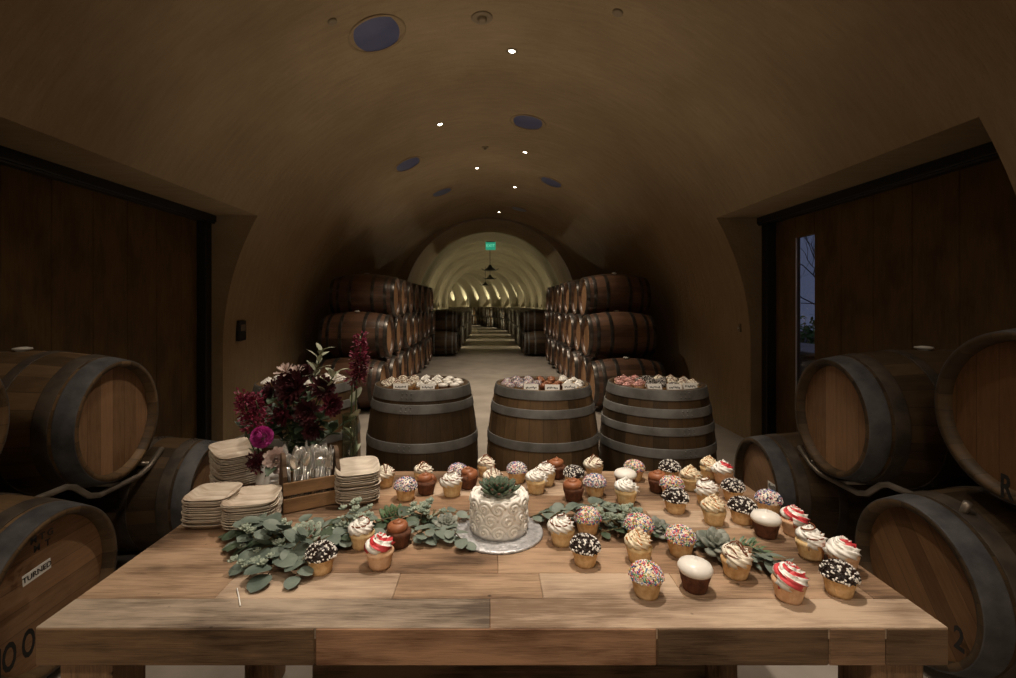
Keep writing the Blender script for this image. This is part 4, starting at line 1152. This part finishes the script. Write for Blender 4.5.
# pale pointed petals crowning the bouquet
for k, (px, py, y, R, lab) in enumerate(((286, 372, 2.0, .040, 'pale pink spiky flower crowning the bouquet, flower side'), (297, 372, 2.02, .032, 'small pale pink spiky flower crowning the bouquet beside its twin'))):
    flower('protea_flower', lab, 'flower', (vx+.01*k, VY, TZ+.03), V(px, py, y), (0, -.5, 1), R, 'blush', 26, .32, leaves=2)
def branchlet(lab, base, top, m, kind, L, wid, n, name='leaf_branch', cat='branch', group='cut flowers in the big bouquet', sp=.45):
    t = thing(name, lab, cat, TR(*base), group); d = Vector(top)-Vector(base); side = Vector((d.x, d.y, 0))
    pts = [d*(i/8)+side*(-.2*math.sin(PI*i/8)) for i in range(9)]
    bm = bmesh.new(); tube(bm, pts, .0024, 6); obj('stem', bm, MT['gstem'], t)
    bm = bmesh.new()
    for k in range(n):
        u = 1-sp*(k/n); i = min(7, int(u*8)); q = pts[i].lerp(pts[i+1], u*8-i)
        leaf(bm, Matrix.Translation(q) @ RZ(k*2.4+rnd(-.3, .3)) @ RY(-rnd(.3, 1.1)), L*rnd(.8, 1.2), L*wid, .3, .3, kind)
    obj('leaves', bm, MT[m], t)
b0 = (vx, VY, TZ+.03)
branchlet('branch of pale green buds rising highest from the bouquet', b0, V(322, 350, 2.04), 'hipleaf', 'oval', .050, .42, 16, sp=.32)
branchlet('pale green bud branch on the aisle side of the bouquet', b0, V(336, 372, 2.0), 'hipleaf', 'oval', .052, .5, 10, sp=.30)
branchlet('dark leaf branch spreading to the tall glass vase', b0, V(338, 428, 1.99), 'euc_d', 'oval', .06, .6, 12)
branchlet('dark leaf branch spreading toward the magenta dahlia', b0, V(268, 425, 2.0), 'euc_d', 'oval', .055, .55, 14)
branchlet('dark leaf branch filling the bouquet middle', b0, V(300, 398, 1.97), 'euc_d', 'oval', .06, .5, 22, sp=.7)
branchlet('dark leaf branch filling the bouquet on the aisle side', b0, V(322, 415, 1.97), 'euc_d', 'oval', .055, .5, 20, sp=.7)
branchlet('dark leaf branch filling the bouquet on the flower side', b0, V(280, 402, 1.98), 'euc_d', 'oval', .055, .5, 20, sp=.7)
branchlet('small pale leaf branch at the outer flank of the bouquet', b0, V(262, 397, 2.02), 'euc', 'oval', .040, .6, 10, sp=.3)
# tall cylinder vase with wine red plume
tx = (350-CX)/F*1.97*S
tv = vase('tall_vase', 'tall slim glass cylinder vase with one wine red plume', TR(tx, 1.97*S, TZ), [(0, 0), (.026, 0), (.0275, .006), (.0275, .262)], [(.0255, .262), (.0255, .012), (0, .010)], MT['vglass'], [(0, .0125), (.025, .0125), (.025, .16), (0, .16)])
def plume(lab, base, pts2, m, R, n, group, name='celosia_flower', leafm='hipleaf', nl=4):
    t = thing(name, lab, 'flower', TR(*base), group); b = Vector(base)
    P2 = [Vector((0, 0, 0))]+[Vector(p)-b for p in pts2]
    bm = bmesh.new(); tube(bm, P2, .0028, 6); obj('stem', bm, MT['gstem'], t)
    bm = bmesh.new(); L = len(P2)
    for k in range(n):
        u = rnd(0, 1)**.8*.999; s0 = 1 if L > 2 else 0
        f = s0+u*(L-1-s0); i = int(f); q = P2[i].lerp(P2[i+1], f-i)
        rr = R*(.55+.75*abs(math.sin(PI*u*2.2+.6)))
        v = Vector((rnd(-1, 1), rnd(-1, 1), rnd(-.7, .9))).normalized()*rr*rnd(.15, 1)
        leaf(bm, Matrix.Translation(q+v) @ v.to_track_quat('X', 'Z').to_matrix().to_4x4() @ RX(rnd(0, 6)), rnd(.010, .018), .010, .5, .4, 'petal', nl=2, nw=2)
    obj('bloom', bm, MT[m], t)
    bm = bmesh.new()
    for k in range(nl):
        u = .25+.75*k/max(1, nl); q = P2[0].lerp(P2[1], u) if L > 2 else P2[-1]*(.4+.4*k/nl)
        leaf(bm, Matrix.Translation(q) @ RZ(k*2.2+1) @ RY(-1.0), .055, .028, .4, .3)
    obj('leaves', bm, MT[leafm], t)
plume('wine red celosia plume standing tall in the slim glass vase', (tx, 1.97*S, TZ+.013), [WS(352, 385, 1.97), WS(357, 366, 1.97), WS(361, 350, 1.98), WS(360, 336, 1.98)], 'wine', .026, 340, 'blooms in the tall vase')
plume('dark red celosia head below the plume in the slim glass vase', (tx+.004, 1.975*S, TZ+.013), [WS(357, 380, 1.96), WS(360, 372, 1.96), WS(362, 360, 1.96)], 'burg', .026, 300, 'blooms in the tall vase')
# small white bud vase
bx = (263-CX)/F*1.90*S
vase('bud_vase', 'small white bud vase holding the magenta dahlia', TR(bx, 1.90*S, TZ), [(0, 0), (.020, 0), (.024, .01), (.024, .045), (.017, .075), (.018, .10)], [(.015, .10), (.014, .075), (.020, .045), (.019, .012), (0, .010)], MT['ceramic'])
bb = (bx, 1.90*S, TZ+.015); GV = 'blooms in the bud vase'
flower('ball_dahlia_flower', 'magenta ball dahlia leaning from the small white vase', 'flower', bb, WS(262, 437, 1.86), (-.1, -1, .35), .037, 'mag', 280, .95, True, 2, GV)
plume('wine red celosia drooping at the outer side of the small white vase', bb, [WS(256, 430, 1.90), WS(250, 418, 1.90), WS(245, 405, 1.90), WS(243, 397, 1.90)], 'wine', .028, 380, GV, nl=3)
plume('wine red celosia head right behind the magenta dahlia', bb, [WS(262, 425, 1.92), WS(258, 408, 1.92), WS(255, 398, 1.92)], 'wine', .030, 260, GV, nl=3)
plume('dark red sprig hanging in front of the small white vase', bb, [WS(259, 464, 1.87), WS(256, 458, 1.86), WS(254, 468, 1.86)], 'burg', .020, 220, GV, nl=1)
flower('blush_dahlia_flower', 'pale blush dahlia low beside the small white vase', 'flower', (bx+.004, 1.895*S, TZ+.02), WS(277, 461, 1.84), (.4, -1, .3), .045, 'blush', 80, .55, False, 1, GV)
branchlet('pale green leaf branch at the outer edge of the small white vase', bb, WS(241, 424, 1.9), 'euc', 'oval', .045, .6, 5, group=GV, sp=.15)
# ------------------------------------------------------------------ light
spot((.34, 1.55, 3.64), (0, -.02, -1), 245, 1.2, 1.0, (1, .87, .73), .05)
spot((-.45, 2.7, 3.62), (0, .12, -1), 130, 1.7, .9, (1, .86, .70), .06)
spot((.05, .05, 3.68), (0, .95, -3), 85, .85, 1.0, (1, .86, .70), .08)  # unseen fill spot, narrowed and aimed to brighten the table front
spot((-.35, -1.3, 3.66), (0, .25, -1), 100, 2.0, .9, (1, .86, .68), .10)
for x, y, z, pw in ((-.6, -2.4, 2.3, 34), (.5, -2.4, 2.3, 24)):  # soft fill lights added behind the camera, no fixtures there
    L = bpy.data.lights.new('rear_fill_light', 'POINT'); L.energy = pw; L.color = (1, .84, .66); L.shadow_soft_size = .35
    o = bpy.data.objects.new('rear_fill_light', L); COL.objects.link(o); o.location = (x, y, z)
for x, y, pw in ((-.80, 3.9, 78), (.70, 3.9, 74), (-.25, 7.6, 95)):  # unseen upward spots added near the floor to brighten the vault
    spot((x, y, .08), (0, .05, 1), pw, 1.85, 1.0, (1, .87, .69), .45, 'ceiling_fill_light')
for x, y, pw in ((-1.15, 2.3, 34), (1.15, 2.3, 34)):  # unseen spots added above the side barrels to brighten them and the doors
    spot((x, y, 3.42), (.25*(1 if x > 0 else -1), -.05, -1), pw, 1.5, 1.0, (1, .86, .70), .06)
w = bpy.data.worlds.new('dusk'); SC.world = w; w.use_nodes = True
w.node_tree.nodes['Background'].inputs[0].default_value = (.44, .53, .92, 1); w.node_tree.nodes['Background'].inputs[1].default_value = .15
# ------------------------------------------------------------------ camera
cam = bpy.data.cameras.new('camera'); co = bpy.data.objects.new('camera', cam); COL.objects.link(co)
co.location = (0, 0, H); co.rotation_euler = (PI/2, 0, 0)
cam.sensor_width = 36; cam.lens = F/1016*36; cam.shift_x = (508-CX)/1016; cam.shift_y = -(339-CY)/1016; cam.clip_end = 200; cam.clip_start = .05
SC.camera = co
SC.view_settings.view_transform = 'Standard'; SC.view_settings.look = 'None'; SC.view_settings.gamma = 1
SC.view_settings.exposure = 0; SC.view_settings.use_curve_mapping = False
SC.cycles.use_denoising = True
SC.cycles.max_bounces = 8; SC.cycles.diffuse_bounces = 5; SC.cycles.transparent_max_bounces = 12; SC.cycles.caustics_reflective = False; SC.cycles.caustics_refractive = False
